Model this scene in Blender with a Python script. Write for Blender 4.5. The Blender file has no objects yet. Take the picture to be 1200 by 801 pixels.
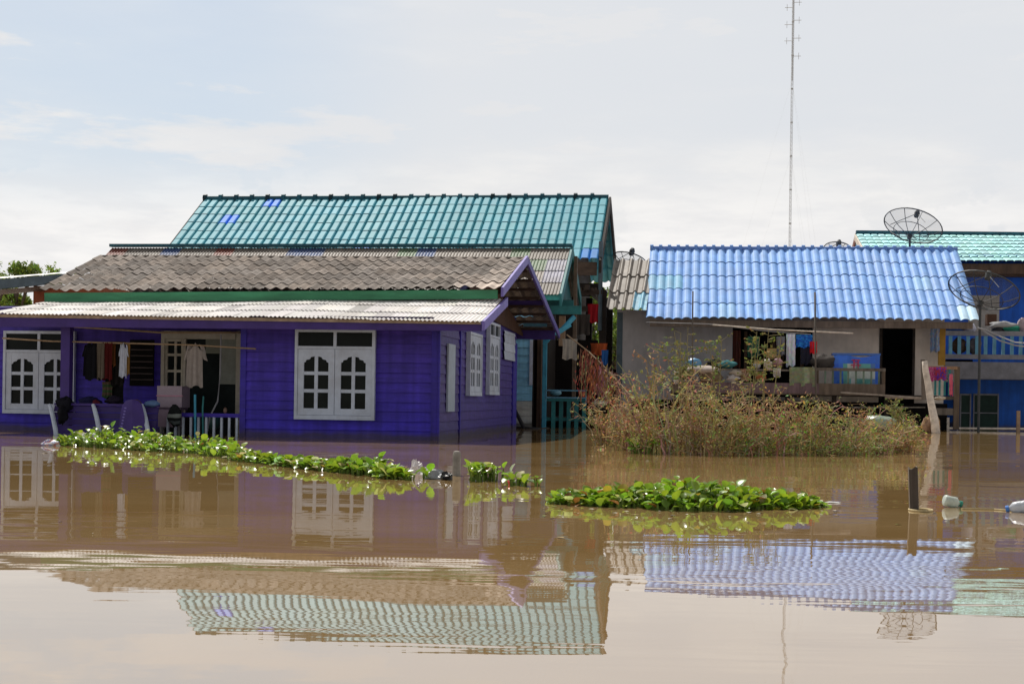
import bpy, math, random
from mathutils import Vector, Matrix
random.seed(7)
R = random.random
def U(a, b): return a + (b - a) * random.random()
# ------------------------------------------------------------------ scene, camera
sc = bpy.context.scene
sc.view_settings.view_transform = 'Standard'
sc.view_settings.look = 'None'
sc.view_settings.exposure = 0
sc.cycles.max_bounces = 8
sc.cycles.transparent_max_bounces = 16
col = bpy.data.collections.new('flooded_village')
sc.collection.children.link(col)
F_PX, CX, HY, CZ = 1667.0, 600.0, 466.0, 0.654
ROLL = math.radians(0.85)
YAW = math.radians(7.8)
cr, sr = math.cos(ROLL), math.sin(ROLL)
cy, sy = math.cos(YAW), math.sin(YAW)
cam_d = bpy.data.cameras.new('camera')
cam = bpy.data.objects.new('camera', cam_d)
col.objects.link(cam)
cam_d.sensor_width = 36
cam_d.lens = F_PX / 1200 * 36
cam_d.shift_x = sr * (HY - 400.5) / 1200 * 0   # roll is about the optical axis
cam_d.shift_y = (HY - 400.5) / 1200
cam_d.clip_start = 0.05
cam_d.clip_end = 3000
cam.location = (0, 0, CZ)
cam.rotation_euler = (math.pi / 2, -ROLL, 0)
# the shift is applied in the rolled film plane: keep the principal point on column 600
cam_d.shift_x = 0.0
sc.camera = cam

# site frame: a to the right along the house fronts, b into depth, z up from the water
def S2W(p): return Vector((p[0] * cy + p[1] * sy, -p[0] * sy + p[1] * cy, p[2]))
def ray(px, py):
    dx, dy = px - CX, py - HY
    u = cr * dx + sr * dy
    v = -sr * dx + cr * dy
    X, Y, Z = u / F_PX, 1.0, -v / F_PX
    return X * cy - Y * sy, X * sy + Y * cy, Z
def P(px, py, b):
    ra, rb, rz = ray(px, py); t = b / rb
    return (ra * t, b, CZ + rz * t)
def Pa(px, py, a):
    ra, rb, rz = ray(px, py); t = a / ra
    return (a, rb * t, CZ + rz * t)
def Pw(px, py, z=0.0):
    ra, rb, rz = ray(px, py); t = (z - CZ) / rz
    return (ra * t, rb * t, z)
def PX(px, b, py=466): return P(px, py, b)[0]
def PZ(px, py, b): return P(px, py, b)[2]
def lerp(p, q, t): return tuple(p[i] + (q[i] - p[i]) * t for i in range(len(p)))

# ------------------------------------------------------------------ materials
def lin(r, g, b): return tuple((c / 255.0) ** 2.2 for c in (r, g, b))
MATS = {}
def mat(name, c, rough=0.7, var=0.25, scale=6.0, spec=0.3, dirt=0.0, dirt_c=(0.12, 0.09, 0.06), metal=0.0,
        transl=0.0, stretch=(1, 1, 1), bump=0.0, alpha=1.0, c2=None, tide=False):
    if name in MATS: return MATS[name]
    m = bpy.data.materials.new(name); m.use_nodes = True
    nt = m.node_tree; N = nt.nodes; L = nt.links
    bs = N['Principled BSDF']; out = N['Material Output']
    tc = N.new('ShaderNodeTexCoord'); mp = N.new('ShaderNodeMapping')
    mp.inputs['Scale'].default_value = stretch
    L.new(tc.outputs['Object'], mp.inputs['Vector'])
    n1 = N.new('ShaderNodeTexNoise'); n1.inputs['Scale'].default_value = scale; n1.inputs['Detail'].default_value = 6
    n1.inputs['Roughness'].default_value = 0.65
    L.new(mp.outputs[0], n1.inputs['Vector'])
    mr = N.new('ShaderNodeMapRange'); mr.inputs['From Min'].default_value = 0.3; mr.inputs['From Max'].default_value = 0.7
    mr.inputs['To Min'].default_value = 1 - var; mr.inputs['To Max'].default_value = 1 + var * 0.6
    L.new(n1.outputs['Fac'], mr.inputs['Value'])
    at = N.new('ShaderNodeAttribute'); at.attribute_name = 'Col'
    mx = N.new('ShaderNodeMix'); mx.data_type = 'RGBA'; mx.blend_type = 'MULTIPLY'; mx.inputs['Factor'].default_value = 1
    mx.inputs['A'].default_value = (*c, 1); L.new(at.outputs['Color'], mx.inputs['B'])
    vm = N.new('ShaderNodeVectorMath'); vm.operation = 'SCALE'
    L.new(mx.outputs['Result'], vm.inputs[0]); L.new(mr.outputs[0], vm.inputs['Scale'])
    last = vm.outputs[0]
    if dirt > 0:
        n2 = N.new('ShaderNodeTexNoise'); n2.inputs['Scale'].default_value = scale * 0.35; n2.inputs['Detail'].default_value = 8
        n2.inputs['Roughness'].default_value = 0.75
        L.new(mp.outputs[0], n2.inputs['Vector'])
        r2 = N.new('ShaderNodeMapRange'); r2.inputs['From Min'].default_value = 0.45; r2.inputs['From Max'].default_value = 0.75
        r2.inputs['To Min'].default_value = 0; r2.inputs['To Max'].default_value = dirt
        L.new(n2.outputs['Fac'], r2.inputs['Value'])
        m2 = N.new('ShaderNodeMix'); m2.data_type = 'RGBA'
        L.new(r2.outputs[0], m2.inputs['Factor']); L.new(last, m2.inputs['A']); m2.inputs['B'].default_value = (*dirt_c, 1)
        last = m2.outputs['Result']
    if tide:
        sx = N.new('ShaderNodeSeparateXYZ'); L.new(tc.outputs['Object'], sx.inputs[0])
        nz = N.new('ShaderNodeTexNoise'); nz.inputs['Scale'].default_value = 2.5; nz.inputs['Detail'].default_value = 6; L.new(tc.outputs['Object'], nz.inputs['Vector'])
        ad = N.new('ShaderNodeMath'); ad.operation = 'MULTIPLY_ADD'; L.new(nz.outputs['Fac'], ad.inputs[0]); ad.inputs[1].default_value = -.16; L.new(sx.outputs['Z'], ad.inputs[2])
        rt = N.new('ShaderNodeMapRange'); rt.inputs['From Min'].default_value = -.03; rt.inputs['From Max'].default_value = .05
        rt.inputs['To Min'].default_value = .75; rt.inputs['To Max'].default_value = 0; L.new(ad.outputs[0], rt.inputs['Value'])
        m4 = N.new('ShaderNodeMix'); m4.data_type = 'RGBA'; L.new(rt.outputs[0], m4.inputs['Factor']); L.new(last, m4.inputs['A']); m4.inputs['B'].default_value = (.06, .045, .035, 1)
        nv = N.new('ShaderNodeTexNoise'); nv.inputs['Scale'].default_value = 1.0; nv.inputs['Detail'].default_value = 5
        mv = N.new('ShaderNodeMapping'); mv.inputs['Scale'].default_value = (9, 9, .7); L.new(tc.outputs['Object'], mv.inputs['Vector']); L.new(mv.outputs[0], nv.inputs['Vector'])
        rv = N.new('ShaderNodeMapRange'); rv.inputs['From Min'].default_value = .35; rv.inputs['From Max'].default_value = .7; rv.inputs['To Min'].default_value = 1 - .22 * tide; rv.inputs['To Max'].default_value = 1 + .16 * tide; L.new(nv.outputs['Fac'], rv.inputs['Value'])
        v5 = N.new('ShaderNodeVectorMath'); v5.operation = 'SCALE'; L.new(m4.outputs['Result'], v5.inputs[0]); L.new(rv.outputs[0], v5.inputs['Scale'])
        last = v5.outputs[0]
    L.new(last, bs.inputs['Base Color'])
    bs.inputs['Roughness'].default_value = rough
    bs.inputs['Specular IOR Level'].default_value = spec
    bs.inputs['Metallic'].default_value = metal
    if bump > 0:
        bp = N.new('ShaderNodeBump'); bp.inputs['Strength'].default_value = 0.6; bp.inputs['Distance'].default_value = bump
        L.new(n1.outputs['Fac'], bp.inputs['Height']); L.new(bp.outputs[0], bs.inputs['Normal'])
    surf = bs.outputs[0]
    if transl > 0:
        tr = N.new('ShaderNodeBsdfTranslucent'); L.new(last, tr.inputs['Color'])
        ms = N.new('ShaderNodeMixShader'); ms.inputs[0].default_value = transl
        L.new(bs.outputs[0], ms.inputs[1]); L.new(tr.outputs[0], ms.inputs[2]); surf = ms.outputs[0]
    if alpha < 1:
        tp = N.new('ShaderNodeBsdfTransparent')
        ms = N.new('ShaderNodeMixShader'); ms.inputs[0].default_value = alpha
        L.new(tp.outputs[0], ms.inputs[1]); L.new(surf, ms.inputs[2]); surf = ms.outputs[0]
    L.new(surf, out.inputs['Surface'])
    MATS[name] = m
    return m
M = dict(
 purple=mat('purple_paint', (0.050, 0.031, 0.41), 0.55, 0.3, 5, dirt=0.35, dirt_c=(0.05, 0.035, 0.12), stretch=(0.5, 0.5, 3), bump=0.004, tide=True),
 purple_trim=mat('purple_trim_paint', (0.052, 0.026, 0.19), 0.5, 0.25, 4, dirt=0.3, dirt_c=(0.06, 0.04, 0.12)),
 lavender=mat('lavender_paint', (0.19, 0.15, 0.48), 0.5, 0.2, 5, dirt=0.3, dirt_c=(0.2, 0.17, 0.3)),
 white=mat('white_paint', (0.52, 0.58, 0.70), 0.5, 0.12, 7, dirt=0.55, dirt_c=(0.30, 0.30, 0.32)),
 cream=mat('cream_paint', (0.50, 0.46, 0.38), 0.6, 0.2, 7, dirt=0.4, dirt_c=(0.2, 0.16, 0.12)),
 glass=mat('dark_glass', (0.007, 0.010, 0.009), 0.3, 0.5, 3, spec=0.12),
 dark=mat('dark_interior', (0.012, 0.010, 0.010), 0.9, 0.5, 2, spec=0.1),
 iron_white=mat('whitish_corrugated_sheet', (0.80, 0.78, 0.77), 0.45, 0.12, 4, dirt=0.3, dirt_c=(0.5, 0.46, 0.43), bump=0.003),
 tile_old=mat('weathered_grey_tile', (0.25, 0.215, 0.19), 0.85, 0.4, 9, spec=0.1, dirt=0.45, dirt_c=(0.07, 0.055, 0.05), bump=0.006),
 iron_grey=mat('weathered_corrugated_sheet', (0.27, 0.245, 0.225), 0.55, 0.35, 6, dirt=0.6, dirt_c=(0.12, 0.095, 0.075)),
 teal=mat('teal_roof_tile', (0.078, 0.335, 0.42), 0.62, 0.18, 3, spec=0.16, dirt=0.3, dirt_c=(0.08, 0.30, 0.36)),
 teal_dark=mat('dark_teal_ridge', (0.02, 0.10, 0.14), 0.6, 0.4, 6),
 blue=mat('blue_roof_tile', (0.225, 0.43, 0.84), 0.58, 0.22, 3, spec=0.16, dirt=0.32, dirt_c=(0.36, 0.42, 0.62)),
 mint=mat('mint_roof_tile', (0.42, 0.76, 0.77), 0.6, 0.2, 3, spec=0.16, dirt=0.3, dirt_c=(0.5, 0.75, 0.75)),
 green=mat('green_fascia_paint', (0.05, 0.24, 0.12), 0.5, 0.35, 3, dirt=0.5, dirt_c=(0.05, 0.12, 0.07), stretch=(0.5, 1, 3)),
 teal_wood=mat('teal_painted_wood', (0.03, 0.19, 0.20), 0.6, 0.35, 5, dirt=0.4, dirt_c=(0.04, 0.09, 0.09)),
 brown=mat('brown_wood', (0.11, 0.065, 0.04), 0.8, 0.45, 8, dirt=0.5, dirt_c=(0.04, 0.03, 0.025), stretch=(1, 1, 0.2)),
 dkwood=mat('dark_old_wood', (0.035, 0.027, 0.023), 0.85, 0.5, 8, dirt=0.4, dirt_c=(0.09, 0.07, 0.06), stretch=(0.3, 1, 1)),
 greywood=mat('grey_weathered_wood', (0.17, 0.145, 0.125), 0.85, 0.45, 9, dirt=0.5, dirt_c=(0.05, 0.045, 0.04), stretch=(1, 1, 0.15), bump=0.004),
 tanwood=mat('tan_timber', (0.36, 0.27, 0.20), 0.8, 0.35, 9, dirt=0.4, dirt_c=(0.13, 0.09, 0.07)),
 palewood=mat('pale_bare_wood', (0.75, 0.66, 0.57), 0.8, 0.3, 9, dirt=0.5, dirt_c=(0.2, 0.15, 0.11)),
 bamboo=mat('bamboo', (0.34, 0.24, 0.15), 0.55, 0.35, 14, dirt=0.3, dirt_c=(0.14, 0.09, 0.05)),
 grey_wall=mat('grey_render', (0.48, 0.46, 0.47), 0.85, 0.2, 2.5, dirt=0.45, dirt_c=(0.20, 0.18, 0.17), stretch=(1, 1, 0.5), tide=.25),
 beige_wall=mat('beige_render', (0.66, 0.58, 0.51), 0.85, 0.2, 2.5, dirt=0.4, dirt_c=(0.26, 0.22, 0.19), tide=.25),
 lblue=mat('light_blue_paint', (0.26, 0.60, 0.85), 0.6, 0.25, 5, dirt=0.45, dirt_c=(0.16, 0.3, 0.36), stretch=(0.5, 1, 2), tide=True),
 pblue=mat('post_blue_paint', (0.05, 0.28, 0.42), 0.6, 0.3, 5),
 fblue=mat('deep_blue_paint', (0.008, 0.10, 0.50), 0.6, 0.2, 3, dirt=0.3, dirt_c=(0.01, 0.06, 0.22), tide=True),
 slab=mat('concrete', (0.22, 0.225, 0.26), 0.85, 0.3, 4, dirt=0.5, dirt_c=(0.1, 0.1, 0.11)),
 concrete_lt=mat('pale_concrete', (0.30, 0.28, 0.26), 0.85, 0.4, 10, dirt=0.6, dirt_c=(0.09, 0.08, 0.07), bump=0.01),
 balu=mat('pale_blue_baluster', (0.13, 0.34, 0.50), 0.6, 0.25, 6),
 balw=mat('white_baluster', (0.5, 0.56, 0.66), 0.6, 0.2, 6, dirt=0.4, dirt_c=(0.24, 0.25, 0.28)),
 brick=mat('red_brown_board', (0.33, 0.10, 0.045), 0.8, 0.3, 5, dirt=0.4, dirt_c=(0.15, 0.05, 0.03)),
 slate=mat('slate_fascia', (0.10, 0.14, 0.17), 0.7, 0.3, 4),
 metal=mat('galvanised_metal', (0.42, 0.44, 0.45), 0.45, 0.2, 8, metal=0.3),
 mast=mat('mast_paint', (0.72, 0.73, 0.74), 0.6, 0.2, 3),
 wire=mat('dish_wire', (0.05, 0.055, 0.06), 0.6, 0.2, 8),
 mesh=mat('dish_mesh', (0.10, 0.11, 0.115), 0.7, 0.2, 20, alpha=0.24),
 cable=mat('black_cable', (0.02, 0.02, 0.022), 0.6, 0.2, 8),
 cable_lt=mat('pale_cable', (0.34, 0.34, 0.36), 0.6, 0.2, 8),
 rope=mat('straw_rope', (0.55, 0.44, 0.24), 0.8, 0.3, 30),
 cloth=mat('cloth', (1, 1, 1), 0.85, 0.18, 12, spec=0.1, transl=0.15),
 plastic=mat('plastic', (1, 1, 1), 0.35, 0.12, 12, spec=0.5),
 bag=mat('plastic_bag', (1, 1, 1), 0.3, 0.2, 25, spec=0.5, transl=0.25, bump=0.01),
 hyac=mat('hyacinth_leaf', (0.21, 0.35, 0.025), 0.30, 0.3, 18, spec=0.6, transl=0.42),
 stemg=mat('green_stem', (0.16, 0.24, 0.04), 0.6, 0.3, 20, transl=0.2),
 dry=mat('dry_leaf', (1, 1, 1), 0.8, 0.35, 25, spec=0.15, transl=0.32),
 twig=mat('twig', (1, 1, 1), 0.85, 0.35, 20, spec=0.15),
 treeleaf=mat('tree_leaf', (0.17, 0.27, 0.045), 0.55, 0.4, 3, spec=0.35, transl=0.35),
 bark=mat('bark', (0.12, 0.09, 0.065), 0.9, 0.4, 12, bump=0.01),
 mud=mat('bank_soil', (0.12, 0.085, 0.05), 0.95, 0.4, 0.6),
)

# ------------------------------------------------------------------ objects
ORG = {}
def meta(o, label=None, cat=None, group=None, kind=None):
    if label: o['label'] = label
    if cat: o['category'] = cat
    if group: o['group'] = group
    if kind: o['kind'] = kind
    return o
def place(o, org):
    o.location = S2W(org); o.rotation_euler = (0, 0, -YAW)
def thing(name, label, cat, org, group=None, kind=None):
    o = bpy.data.objects.new(name, None); o.empty_display_size = 0.2
    col.objects.link(o); place(o, org); ORG[o.name] = Vector(org)
    return meta(o, label, cat, group, kind)
W3 = (1, 1, 1)
class MB:
    def __init__(s): s.v = []; s.f = []; s.c = []
    def vert(s, p): s.v.append(tuple(p)); return len(s.v) - 1
    def poly(s, pts, c=W3):
        i = len(s.v); s.v += [tuple(p) for p in pts]; s.f.append(tuple(range(i, i + len(pts)))); s.c.append(c)
    def box(s, a0, a1, b0, b1, z0, z1, c=W3):
        if a0 > a1: a0, a1 = a1, a0
        if b0 > b1: b0, b1 = b1, b0
        if z0 > z1: z0, z1 = z1, z0
        i = len(s.v)
        s.v += [(a, b, z) for z in (z0, z1) for b in (b0, b1) for a in (a0, a1)]
        for q in ((0, 2, 3, 1), (4, 5, 7, 6), (0, 1, 5, 4), (2, 6, 7, 3), (0, 4, 6, 2), (1, 3, 7, 5)):
            s.f.append(tuple(i + k for k in q)); s.c.append(c)
    def pbox(s, px0, py0, px1, py1, b, d, c=W3):
        mx, my = (px0 + px1) / 2, (py0 + py1) / 2
        s.box(P(px0, my, b)[0], P(px1, my, b)[0], b, b + d, P(mx, py1, b)[2], P(mx, py0, b)[2], c)
    def tube(s, pts, r, n=6, c=W3, cap=True):
        pts = [Vector(p) for p in pts]
        rs = r if isinstance(r, (list, tuple)) else [r] * len(pts)
        i0 = len(s.v)
        for k, p in enumerate(pts):
            d = (pts[min(k + 1, len(pts) - 1)] - pts[max(k - 1, 0)])
            if d.length < 1e-9: d = Vector((0, 0, 1))
            d.normalize()
            up = Vector((0, 0, 1)) if abs(d.z) < 0.95 else Vector((1, 0, 0))
            x = d.cross(up).normalized(); y = x.cross(d)
            for j in range(n):
                t = 2 * math.pi * j / n
                s.v.append(tuple(p + (x * math.cos(t) + y * math.sin(t)) * rs[k]))
        for k in range(len(pts) - 1):
            for j in range(n):
                a = i0 + k * n + j; b = i0 + k * n + (j + 1) % n
                s.f.append((a, b, b + n, a + n)); s.c.append(c)
        if cap:
            s.f.append(tuple(i0 + j for j in range(n))[::-1]); s.c.append(c)
            e = i0 + (len(pts) - 1) * n
            s.f.append(tuple(e + j for j in range(n))); s.c.append(c)
    def bar(s, p, q, w, h, c=W3):
        p = Vector(p); q = Vector(q); d = (q - p).normalized()
        up = Vector((0, 0, 1)) if abs(d.z) < 0.95 else Vector((0, 1, 0))
        x = d.cross(up).normalized() * w / 2; y = x.cross(d).normalized() * h / 2
        i = len(s.v)
        for o in (p, q):
            for sx, sy_ in ((-1, -1), (1, -1), (1, 1), (-1, 1)):
                s.v.append(tuple(o + x * sx + y * sy_))
        for f in ((0, 1, 2, 3), (7, 6, 5, 4), (0, 4, 5, 1), (1, 5, 6, 2), (2, 6, 7, 3), (3, 7, 4, 0)):
            s.f.append(tuple(i + k for k in f)); s.c.append(c)
    def grid(s, pts, c=W3, cf=None):
        # pts: rows of equal length
        h, w = len(pts), len(pts[0]); i = len(s.v)
        for r in pts: s.v += [tuple(p) for p in r]
        for y in range(h - 1):
            for x in range(w - 1):
                a = i + y * w + x
                s.f.append((a, a + 1, a + w + 1, a + w)); s.c.append(cf(x, y) if cf else c)
    def blob(s, cen, rad, n=10, m=7, jit=0.15, c=W3, flat=None, cf=None):
        rows = []
        ph = [U(0, 6.28) for _ in range(4)]
        for k in range(m + 1):
            t = math.pi * k / m; row = []
            for j in range(n + 1):
                u = 2 * math.pi * (j % n) / n
                w = 1 + jit * (math.sin(3 * u + ph[0] + 2 * t) + 0.7 * math.sin(5 * t + ph[1] + u) + 0.5 * math.sin(7 * u + ph[2]) * math.sin(t))
                p = [cen[0] + rad[0] * w * math.sin(t) * math.cos(u), cen[1] + rad[1] * w * math.sin(t) * math.sin(u), cen[2] + rad[2] * w * math.cos(t)]
                if flat is not None: p[2] = max(p[2], flat)
                row.append(p)
            rows.append(row)
        s.grid(rows, c, cf)
    def build(s, name, m, parent=None, org=None, smooth=False):
        me = bpy.data.meshes.new(name)
        if parent is not None: o0 = ORG[parent.name]
        else: o0 = Vector(org) if org else Vector((0, 0, 0))
        me.from_pydata([(v[0] - o0[0], v[1] - o0[1], v[2] - o0[2]) for v in s.v], [], s.f)
        ca = me.color_attributes.new('Col', 'FLOAT_COLOR', 'CORNER')
        vals = []
        for f, c in zip(s.f, s.c): vals += [c[0], c[1], c[2], 1.0] * len(f)
        ca.data.foreach_set('color', vals)
        if smooth: me.polygons.foreach_set('use_smooth', [True] * len(me.polygons))
        me.materials.append(m if not isinstance(m, str) else M[m])
        me.update()
        o = bpy.data.objects.new(name, me); col.objects.link(o)
        if parent is not None: o.parent = parent
        else: place(o, o0)
        ORG[o.name] = o0
        return o
def tint(v, h=0.0):
    k = 1 + U(-v, v); return (k * (1 + U(-h, h)), k * (1 + U(-h, h)), k * (1 + U(-h, h)))

# ------------------------------------------------------------------ roofs
def sheet_roof(mb, el, er, rr, rl, nw, rows, amp, prof, step=0.02, seg=8, lip=0.012, wps=2, colfn=None, jit=0.0, sag=0.0, endj=0.0, drift=0.0):
    el, er, rr, rl = map(Vector, (el, er, rr, rl))
    nrm = (er - el).cross(rl - el).normalized()
    if nrm.z < 0: nrm = -nrm
    def bl(u, t): return (el * (1 - u) + er * u) * (1 - t) + (rl * (1 - u) + rr * u) * t
    sh = int(math.ceil(nw / wps))
    for r in range(rows):
        t0, t1 = r / rows, (r + 1) / rows
        for k in range(sh):
            c = colfn(k, r, sh) if colfn else tint(0.1)
            lift = U(0, jit); dj = U(-endj, endj) / rows
            skew = U(-jit, jit) * 0.5
            u0 = k * wps / nw; u1 = min(1.0, (k + 1) * wps / nw)
            n = max(2, int(seg * (u1 - u0) * nw + 0.5))
            L0, L1, LB = [], [], []
            for j in range(n + 1):
                u = u0 + (u1 - u0) * j / n
                ph = u * nw
                h = amp * prof(ph % 1.0)
                uu = u + drift * ((r * 0.37) % 1 - 0.5) / nw
                uu = min(1, max(0, uu))
                sg = -sag * (math.sin(u * 7.1 + t0 * .0) + .5 * math.sin(u * 17 + 1))
                a = bl(uu, t0 + dj - 0.06 / rows) + nrm * (h + step + lift + skew * (j / n - 0.5) + sg)
                b = bl(uu, t1) + nrm * (h + 0.001 + sg)
                L0.append(a); L1.append(b); LB.append(a - nrm * lip)
            mb.grid([LB, L0], (c[0] * 0.55, c[1] * 0.55, c[2] * 0.55)); mb.grid([L0, L1], c)
p_sin = lambda p: 0.5 + 0.5 * math.cos(2 * math.pi * p)
def p_ridge(p):
    d = min(p, 1 - p); return max(0, math.cos(min(d / 0.27, 1) * math.pi / 2)) ** 1.2
def p_tile(p):
    return min(1, max(0, (p if p < .5 else 1 - p)) / .16) ** .8 * (1 - .25 * math.cos(2 * math.pi * p) * 0)
def p_wide(p):
    d = abs(p - 0.5) * 2
    return 1 - max(0, (d - 0.25) / 0.75) ** 1.5
def siding(mb, a0, a1, b, z0, z1, bh=0.15, proud=0.018, side=None, cf=None, off=0.0):
    """clapboards; side=None faces the viewer on plane b, side='R' faces +a on plane a0 from b=a1[0]..a1[1]"""
    n = int(math.ceil((z1 - z0) / bh))
    for k in range(n):
        lo = z0 + k * bh; hi = min(z1, lo + bh)
        c = cf(k, lo) if cf else tint(0.1)
        if side is None:
            j0, j1, pj = U(-.006, .006), U(-.006, .006), U(0, .012)
            mb.poly([(a0, b - proud - pj, lo + j0), (a1, b - proud - pj, lo + j1), (a1, b - .001, hi), (a0, b - .001, hi)], c)
            mb.poly([(a0, b, lo + j0), (a1, b, lo + j1), (a1, b - proud - pj, lo + j1), (a0, b - proud - pj, lo + j0)], (c[0] * .35, c[1] * .35, c[2] * .35))
        elif side is False:
            mb.poly([(a0, b - proud, lo), (a1, b - proud, lo), (a1, b, hi), (a0, b, hi)], c)
            mb.poly([(a0, b, lo), (a1, b, lo), (a1, b - proud, lo), (a0, b - proud, lo)], c)
        else:
            b0, b1 = a1
            mb.poly([(a0 + proud, b0, lo), (a0 + proud, b1, lo), (a0, b1, hi), (a0, b0, hi)], c)
            mb.poly([(a0, b0, lo), (a0, b1, lo), (a0 + proud, b1, lo), (a0 + proud, b0, lo)], c)

class Pl:
    """maps (s along, d out of the wall, z) on a wall plane to site coordinates"""
    def __init__(s, kind, base): s.k = kind; s.b = base
    def box(s, mb, u0, u1, d0, d1, z0, z1, c=W3):
        if s.k == 'F': mb.box(u0, u1, s.b - d1, s.b - d0, z0, z1, c)
        else: mb.box(s.b + d0, s.b + d1, u0, u1, z0, z1, c)
    def poly(s, mb, pts, d, c=W3):
        if s.k == 'F': mb.poly([(u, s.b - d, z) for u, z in pts], c)
        else: mb.poly([(s.b + d, u, z) for u, z in pts], c)

def window(parent, pl, u0, u1, z0, z1, ztr, frame_m='white', transom=True, sashes=2, label=None, open_gap=0.0):
    """Thai casement pair: two sashes of six lights under an arched head, glazed transom above"""
    t = 0.045
    fb = MB()
    for a, b_ in ((u0, u0 + t), (u1 - t, u1)): pl.box(fb, a, b_, 0.0, 0.075, z0, z1)
    pl.box(fb, u0 + t, u1 - t, 0.0, 0.073, z0, z0 + t); pl.box(fb, u0 + t, u1 - t, 0.0, 0.073, z1 - t, z1)
    if transom:
        pl.box(fb, u0 + t, u1 - t, 0, 0.073, ztr, ztr + t * .9)
        um = (u0 + u1) / 2
        pl.box(fb, um - t / 2, um + t / 2, 0, 0.073, ztr + t * .9, z1 - t)
    pl.box(fb, u0 + 0.0, u1 - 0.0, 0, 0.078, z0 - 0.02, z0 - 0.001)
    w = fb.build('window', M[frame_m], parent)
    if label: w['label'] = label
    if transom:
        tb = MB(); pl.poly(tb, [(u0 + t, ztr + t), (u1 - t, ztr + t), (u1 - t, z1 - t), (u0 + t, z1 - t)], 0.036)
        tb.build('transom_pane', M['glass'], w)
    top = ztr if transom else z1 - t
    cw = (u1 - u0 - 2 * t) / sashes
    for k in range(sashes):
        s0 = u0 + t + k * cw + 0.004; s1 = s0 + cw - 0.008; q0 = z0 + t + 0.004; q1 = top - 0.004
        sb = MB(); st = cw * 0.16
        pl.box(sb, s0, s0 + st, 0.022, 0.062, q0, q1); pl.box(sb, s1 - st, s1, 0.022, 0.062, q0, q1)
        br = (q1 - q0) * 0.10; tr = (q1 - q0) * 0.10
        pl.box(sb, s0 + st, s1 - st, 0.022, 0.060, q0, q0 + br); pl.box(sb, s0 + st, s1 - st, 0.022, 0.060, q1 - tr, q1)
        x0, x1, y0, y1 = s0 + st, s1 - st, q0 + br, q1 - tr
        xm = (x0 + x1) / 2; mt = cw * 0.045
        pl.box(sb, xm - mt, xm + mt, 0.030, 0.058, y0, y1)
        hh = (y1 - y0) / 3
        for j in (1, 2): pl.box(sb, x0, x1, 0.030, 0.056, y0 + j * hh - mt, y0 + j * hh + mt)
        # cusped head: the outer corners of the top lights are filled
        ax = (x1 - x0); a_ = hh * 0.40
        prof = [(0, a_), (0.07, a_ * 0.9), (0.10, a_ * 0.62), (0.24, a_ * 0.50), (0.29, a_ * 0.20), (0.42, a_ * 0.10), (0.5, 0)]
        for (fa, ha), (fb_, hb) in zip(prof[:-1], prof[1:]):
            for m_ in (0, 1):
                ua = x0 + fa * ax if not m_ else x1 - fa * ax
                ub = x0 + fb_ * ax if not m_ else x1 - fb_ * ax
                pl.poly(sb, [(ua, y1), (ub, y1), (ub, y1 - hb), (ua, y1 - ha)], 0.0595)
        sa = sb.build('sash', M[frame_m], w)
        gb = MB(); pl.poly(gb, [(x0, y0), (x1, y0), (x1, y1), (x0, y1)], 0.034)
        gb.build('pane', M['glass'], w)
    return w

# ================================================================== SETTING
wb = MB(); wb.box(-900, 900, -60, 1600, -1.6, 0.0)
water = wb.build('flood_water', M['mud'], None, (0, 0, 0)); meta(water, kind='structure')
wm = bpy.data.materials.new('muddy_flood_water'); wm.use_nodes = True
nt = wm.node_tree; N = nt.nodes; L = nt.links
for n in list(N):
    if n.type != 'OUTPUT_MATERIAL': N.remove(n)
out = [n for n in N if n.type == 'OUTPUT_MATERIAL'][0]
geo = N.new('ShaderNodeNewGeometry')
def noise_slope(scale, stretch, sx, sy_, detail=3, seed=(0, 0, 0), rough=0.5):
    mp = N.new('ShaderNodeMapping'); mp.inputs['Scale'].default_value = stretch; mp.inputs['Location'].default_value = seed
    L.new(geo.outputs['Position'], mp.inputs['Vector'])
    n = N.new('ShaderNodeTexNoise'); n.inputs['Scale'].default_value = scale; n.inputs['Detail'].default_value = detail
    n.inputs['Roughness'].default_value = rough
    L.new(mp.outputs[0], n.inputs['Vector'])
    s = N.new('ShaderNodeVectorMath'); s.operation = 'SUBTRACT'; s.inputs[1].default_value = (0.5, 0.5, 0.5)
    L.new(n.outputs['Color'], s.inputs[0])
    m_ = N.new('ShaderNodeVectorMath'); m_.operation = 'MULTIPLY'; m_.inputs[1].default_value = (sx, sy_, 0)
    L.new(s.outputs[0], m_.inputs[0])
    return m_.outputs[0]
def mask(scale, stretch, lo, hi, seed=(0, 0, 0), mn=0.0, mxv=1.0):
    mp = N.new('ShaderNodeMapping'); mp.inputs['Scale'].default_value = stretch; mp.inputs['Location'].default_value = seed
    L.new(geo.outputs['Position'], mp.inputs['Vector'])
    n = N.new('ShaderNodeTexNoise'); n.inputs['Scale'].default_value = scale; n.inputs['Detail'].default_value = 4
    L.new(mp.outputs[0], n.inputs['Vector'])
    r = N.new('ShaderNodeMapRange'); r.inputs['From Min'].default_value = lo; r.inputs['From Max'].default_value = hi
    r.inputs['To Min'].default_value = mn; r.inputs['To Max'].default_value = mxv
    L.new(n.outputs['Fac'], r.inputs['Value'])
    return r.outputs[0], n.outputs['Fac']
def vadd(a, b):
    n = N.new('ShaderNodeVectorMath'); n.operation = 'ADD'; L.new(a, n.inputs[0])
    if isinstance(b, tuple): n.inputs[1].default_value = b
    else: L.new(b, n.inputs[1])
    return n.outputs[0]
def vscale(a, f):
    n = N.new('ShaderNodeVectorMath'); n.operation = 'SCALE'; L.new(a, n.inputs[0]); L.new(f, n.inputs['Scale']); return n.outputs[0]
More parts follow.
